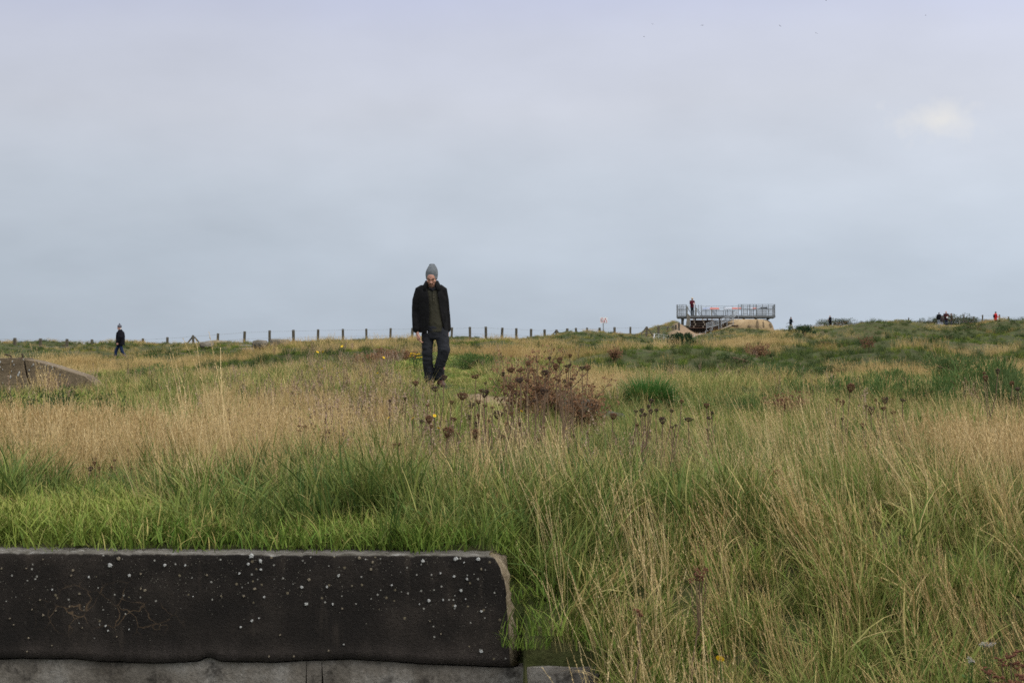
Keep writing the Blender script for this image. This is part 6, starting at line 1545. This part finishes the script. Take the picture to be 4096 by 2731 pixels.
bush('gorse_bush', 3395, 90, 44, 34, 'dark tuft of scrub on the crest above the bright green patch', M_GORSE, 4, 600, .2, .6)
bush('gorse_bush', 3470, 88, 56, 28, 'low dark scrub beside the tan bank', M_GORSE, 5, 700, .2, .4)
sk = [(3215, 210, 70, 22), (3290, 214, 60, 30), (3350, 216, 110, 34), (3440, 218, 110, 26), (3520, 220, 100, 20), (3590, 222, 110, 26), (3660, 222, 90, 26)]
names = ['lowest end of the dark scrub line beside the umbrella walker', 'dark scrub just behind the white slatted panel', 'highest hump of the dark scrub behind the grey-haired visitor', 'dark scrub behind the row of pale stakes', 'thin stretch of dark scrub on the bare skyline', 'dark scrub rising on the skyline before the tan hump', 'dark scrub on the skyline beside the group of visitors']
for i, (u, d, w, h) in enumerate(sk): bush('skyline_shrub', u, d, w * 1.2, h * .85, names[i], M_HEDGE, 20 + i, 3000, .09, .4, 'shrub', 'dark scrub along the skyline', lift=-3, deep=.4, lumps=22)
for i, (u, w, h, l) in enumerate([(3735, 70, 32, 'dark gorse directly behind the group of visitors'), (3800, 110, 52, 'tallest dark gorse mass on the skyline beyond the group of visitors'), (3865, 100, 34, 'dark gorse sloping down behind the wire fence'), (3935, 90, 24, 'low dark gorse behind the visitor in red'), (4010, 90, 22, 'dark gorse just past the visitor in red'), (4080, 90, 30, 'brownish scrub where the skyline leaves the picture')]):
    bush('skyline_shrub', u, 206, w * 1.2, h * .9, l, M_HEDGE, 40 + i, 3400, .09, .4, 'shrub', 'dark scrub along the skyline', deep=.5, lumps=22)
M_SCRUB = stuff_mat('bramble_green', (0.026, 0.050, 0.014), (0.075, 0.105, 0.030), .2, .8, 3)
for i, (u, d, w, h, l) in enumerate([(3985, 84, 150, 46, 'dark bramble bank below the visitor in red'), (4075, 82, 130, 52, 'tallest dark bramble bank at the edge of the picture'), (3880, 88, 120, 34, 'dark bramble on the slope below the red-brown bush'), (3800, 80, 90, 24, 'low olive bramble below the group of visitors'), (3560, 70, 90, 26, 'low dark bramble in the tan grass of the slope'), (3650, 64, 110, 28, 'rounded green bramble in the tan slope'), (3300, 60, 110, 26, 'low green bramble under the bright green patch'), (2960, 36, 170, 46, 'green bramble patch behind the hollow'), (3330, 33, 190, 52, 'wide green bramble patch among pale grass'), (3600, 36, 150, 44, 'green bramble patch in the pale grass'), (2560, 70, 90, 22, 'low dark bramble on the slope left of the gorse'), (480, 40, 150, 30, 'dark olive bramble between the ruined wall and the walker'), (560, 46, 120, 26, 'low green bramble beyond the ruined wall'), (300, 56, 110, 20, 'low dark bramble behind the sloping wall'), (1200, 74, 90, 24, 'dark bramble beside the squared block'), (860, 74, 80, 22, 'dark bramble under the long rock hump'), (2300, 84, 120, 18, 'dark green hollow scrub on the mound near the fence'), (3050, 70, 80, 22, 'low olive bramble on the slope under the bunker')]):
    bush('bramble_patch', u, d, w, h, l, M_SCRUB, 200 + i, 1500, .11, .3, 'bramble', lift=2, lumps=20, deep=.7)
bush('dead_bush', 3872, 184, 46, 18, 'low dark red-brown dead bush behind the stake fence', M_DBROWN, 60, 900, .10, .2)
for i, (u, d, w, h, l) in enumerate([(2440, 122, 40, 14, 'small dark shrub behind the fence beside the warning sign'), (2500, 124, 44, 20, 'spiky dark shrub between the fence posts near the sign'), (2560, 126, 40, 12, 'low dark shrub by the braced fence post'), (190, 104, 46, 16, 'dark low shrub between the fence posts at the left edge'), (255, 106, 40, 10, 'thin low shrub under the leftmost fence wires'), (622, 104, 90, 16, 'long low dark shrub at the fence near the bobble-hat walker')]):
    bush('low_shrub', u, d, w, h, l, M_HEDGE, 80 + i, 500, .11, .6, 'shrub', 'low shrubs along the fence', lift=4)
for i, (u, d, w, h, l) in enumerate([(200, 13.4, 330, 225, 'dark green leafy herbs in front of the ruined concrete wall'), (410, 13.2, 250, 190, 'dark green leafy herbs under the sloping end of the ruined wall'), (50, 13.0, 190, 185, 'dark leafy herbs at the left edge below the ruined wall'), (3180, 16, 220, 90, 'low dark green leafy clump in the hollow beyond the tussock'), (3030, 21, 260, 70, 'dark green weedy clump behind the hollow'), (3900, 24, 260, 90, 'tall green weedy clump in the tan grass near the edge'), (3420, 26, 150, 60, 'green weedy clump amid pale grass')]):
    bush('leafy_herbs', u, d, w, h, l, M_DARKHERB, 100 + i, 3000, .075, .15, 'herb', lift=0, lumps=22)

M_MOUND = stuff_mat('rank_green_weeds', (0.040, 0.080, 0.018), (0.120, 0.175, 0.045), .25, .75, 5)
M_MOUNDB = stuff_mat('bluish_rank_weeds', (0.042, 0.078, 0.022), (0.115, 0.155, 0.048), .25, .75, 5)
for i, (u, d, w, h, l, m_) in enumerate([(3440, 18, 260, 150, 'rank green weed mound rising beyond the wild carrots of the hollow', M_MOUND), (3690, 17, 290, 170, 'broad rank green mound between the hollow and the tall dry grass', M_MOUND), (3905, 19, 310, 195, 'tall rank green mound above the tall dry grass', M_MOUND), (4070, 16, 260, 205, 'rank green mound running out of the picture', M_MOUNDB), (3250, 20, 220, 110, 'low rank mound behind the rusty clump', M_MOUND), (2960, 16.2, 230, 100, 'bright green weed mound in the middle of the hollow', M_MOUND), (3560, 24, 220, 110, 'yellowish green weed mound farther up the slope', M_MOUND), (3820, 28, 260, 110, 'green weed mound below the tan slope', M_MOUNDB), (3120, 27, 230, 110, 'dark weed mound under the reddish dead bush', M_MOUNDB), (2480, 27, 120, 60, 'small green weed tuft in the tan grass beyond the stone', M_MOUND), (1900, 31, 180, 70, 'green weeds beside the path behind the man', M_MOUND), (640, 30, 220, 70, 'low green weeds beyond the feathery grass', M_MOUND), (1000, 19, 240, 80, 'low green weeds among the withered herbs', M_MOUND)]):
    bush('weed_mound', u, d, w, h, l, m_, 300 + i, 2400, .16, .9, 'weeds', lumps=26, shape=.42, deep=.8)
def dead_weed(u, d, w, h, label, seed, n=16, m=M_DEAD, k=1.0):
    q = random.Random(seed); p = onground(u, d); root = empty('dead_weed', p); tag(root, label, 'plant'); W, H_ = S(w, d), S(h, d)
    st, sd = MB(), MB()
    for i in range(n):
        x0, y0 = q.uniform(-.25, .25) * W, q.uniform(-.25, .25) * W; x1, y1 = q.uniform(-.5, .5) * W, q.uniform(-.4, .4) * W; hh = H_ * q.uniform(.55, 1.0)
        pts = [Vector((x0, y0, -.02)), Vector((x0 + (x1 - x0) * .3, y0 + (y1 - y0) * .3, hh * .5)), Vector((x1, y1, hh))]
        st.tube(pts, [.0045 * k, .004 * k, .002 * k], 4, cap=False)
        for j in range(26):
            t = q.uniform(.35, 1.0); c = pts[0].lerp(pts[1], t * 2) if t < .5 else pts[1].lerp(pts[2], t * 2 - 1)
            e = c + Vector((q.uniform(-1, 1), q.uniform(-1, 1), q.uniform(.1, 1))) * .055 * k
            if j % 3 == 0: st.tube([c, e], [.0018 * k, .0012 * k], 3, cap=False)
            for _ in range(2):
                o = Vector((q.uniform(-1, 1), q.uniform(-1, 1), q.uniform(-.6, 1))).normalized() * q.uniform(.012, .03) * k; s = o.orthogonal().normalized() * q.uniform(.006, .014) * k
                sd.add([e, e + o * .5 + s, e + o, e + o * .5 - s], [(0, 1, 2, 3)])
    st.build('stems', M_STEM, root)['kind'] = 'stuff'; sd.build('withered_leaves', m, root)['kind'] = 'stuff'
dead_weed(2110, 13.2, 300, 370, 'tall dry brown weed bristling behind the wild carrot clump', 1, 34)
dead_weed(2230, 13.6, 260, 300, 'dry brown weed leaning beside the tallest weed', 2, 24)
dead_weed(2330, 12.9, 240, 270, 'dark brown withered weed among the tallest wild carrots', 3, 22)
dead_weed(3030, 42, 100, 82, 'reddish brown dead bush standing alone on the slope', 4, 26, k=1.8)
dead_weed(3470, 46, 50, 70, 'thin rusty dock spikes in the pale grass', 5, 7, M_RUST, 1.6)
dead_weed(3160, 15.5, 190, 120, 'rusty brown withered clump in the green hollow', 6, 20, M_RUST)
dead_weed(1560, 34, 130, 70, 'withered pinkish weed bank beyond the man\'s elbow', 7, 26, k=1.6)
dead_weed(1480, 30, 140, 66, 'withered brown weed on the dry bank', 8, 24, k=1.4)
dead_weed(1640, 2.0 * 17, 70, 60, 'dark twiggy weed on the crest beside the man\'s hand', 9, 14, k=1.4)
dead_weed(2465, 36, 60, 60, 'little brown dead weed in the tan grass beyond the tussock', 10, 14, k=1.4)
dead_weed(850, 13.5, 180, 80, 'dusky withered patch in the beige grass behind the wall', 11, 18)

def tussock(u, d, w, h, label, seed, n=520, green=(0.040, 0.092, 0.018)):
    p = onground(u, d); root = empty('grass_tussock', p); tag(root, label, 'grass'); W, H_ = S(w, d), S(h, d); g = np.random.default_rng(seed)
    base = disc(n, W * .20, g); az = np.arctan2(base[:, 1], base[:, 0]) + g.normal(0, .5, n)
    rad = np.hypot(base[:, 0], base[:, 1]) / (W * .2)
    s = strips(base, az, H_ * g.uniform(.45, 1.3, n), g.uniform(.005, .010, n), .05 + .5 * rad * g.uniform(.5, 1, n), g.uniform(.3, 2.0, n) * (.25 + rad), 0.0, 6, g)
    m = stuff_mat('tussock_blades', green, tuple(c * 2.3 for c in green), .25, .6, 14)
    me_ = blades_mesh('blades', [s[:3]], m); ob('blades', me_, root)['kind'] = 'stuff'
tussock(2595, 16.5, 235, 165, 'dark green rounded grass tussock beyond the wild carrots', 1, 3200)
tussock(2890, 9.5, 150, 120, 'dense dark green tussock in the hollow under the tall stalks', 3, 500)
for o_ in ((2595, 16.5, .2),): KEEP_OUT.append((px2x(o_[0], o_[1]), o_[1], o_[2]))

# ------------------------------------------------------------------ gulls far out over the sea
M_GULL = plain('gull_grey', (.06, .06, .065), .8, .2)
def gull_mesh():
    b = MB(); b.tube([(0, -.2, 0), (0, -.1, .01), (0, .1, .01), (0, .24, 0)], [.02, .05, .05, .015], 7)
    return b.me('gull', M_GULL, True)
gb = gull_mesh(); wings = []
for s in (-1, 1):
    w = MB().add([(0, -.09, .02), (0, .08, .02), (s * .28, .05, .14), (s * .28, -.10, .14), (s * .62, .10, .06), (s * .6, .04, .06)], [(0, 1, 2, 3), (3, 2, 4, 5)]); wings.append(solidify(w.me('wing', M_GULL), .015))
spots = [(2576, 148, 'lowest of the birds, above the left end of the platform'), (2611, 98, 'bird just above the lowest bird'), (2809, 103, 'bird over the middle of the platform'), (3120, 105, 'faint bird between the platform and the corner'), (3265, 134, 'bird low over the umbrella walker'), (3703, 63, 'bird near the top corner of the sky'), (3304, 3, 'bird at the very top edge of the sky')]
for i, (u, v, l) in enumerate(spots):
    root = empty('bird', P(u, v, 330), (R(random.uniform(-20, 20)), R(random.uniform(-25, 25)), random.uniform(0, 6.28))); tag(root, 'tiny dark ' + l, 'bird', 'birds in the sky'); root.scale = (.62, .62, .62)
    ob('body', gb, root)
    for w in wings: ob('wing', w, root)
grow()
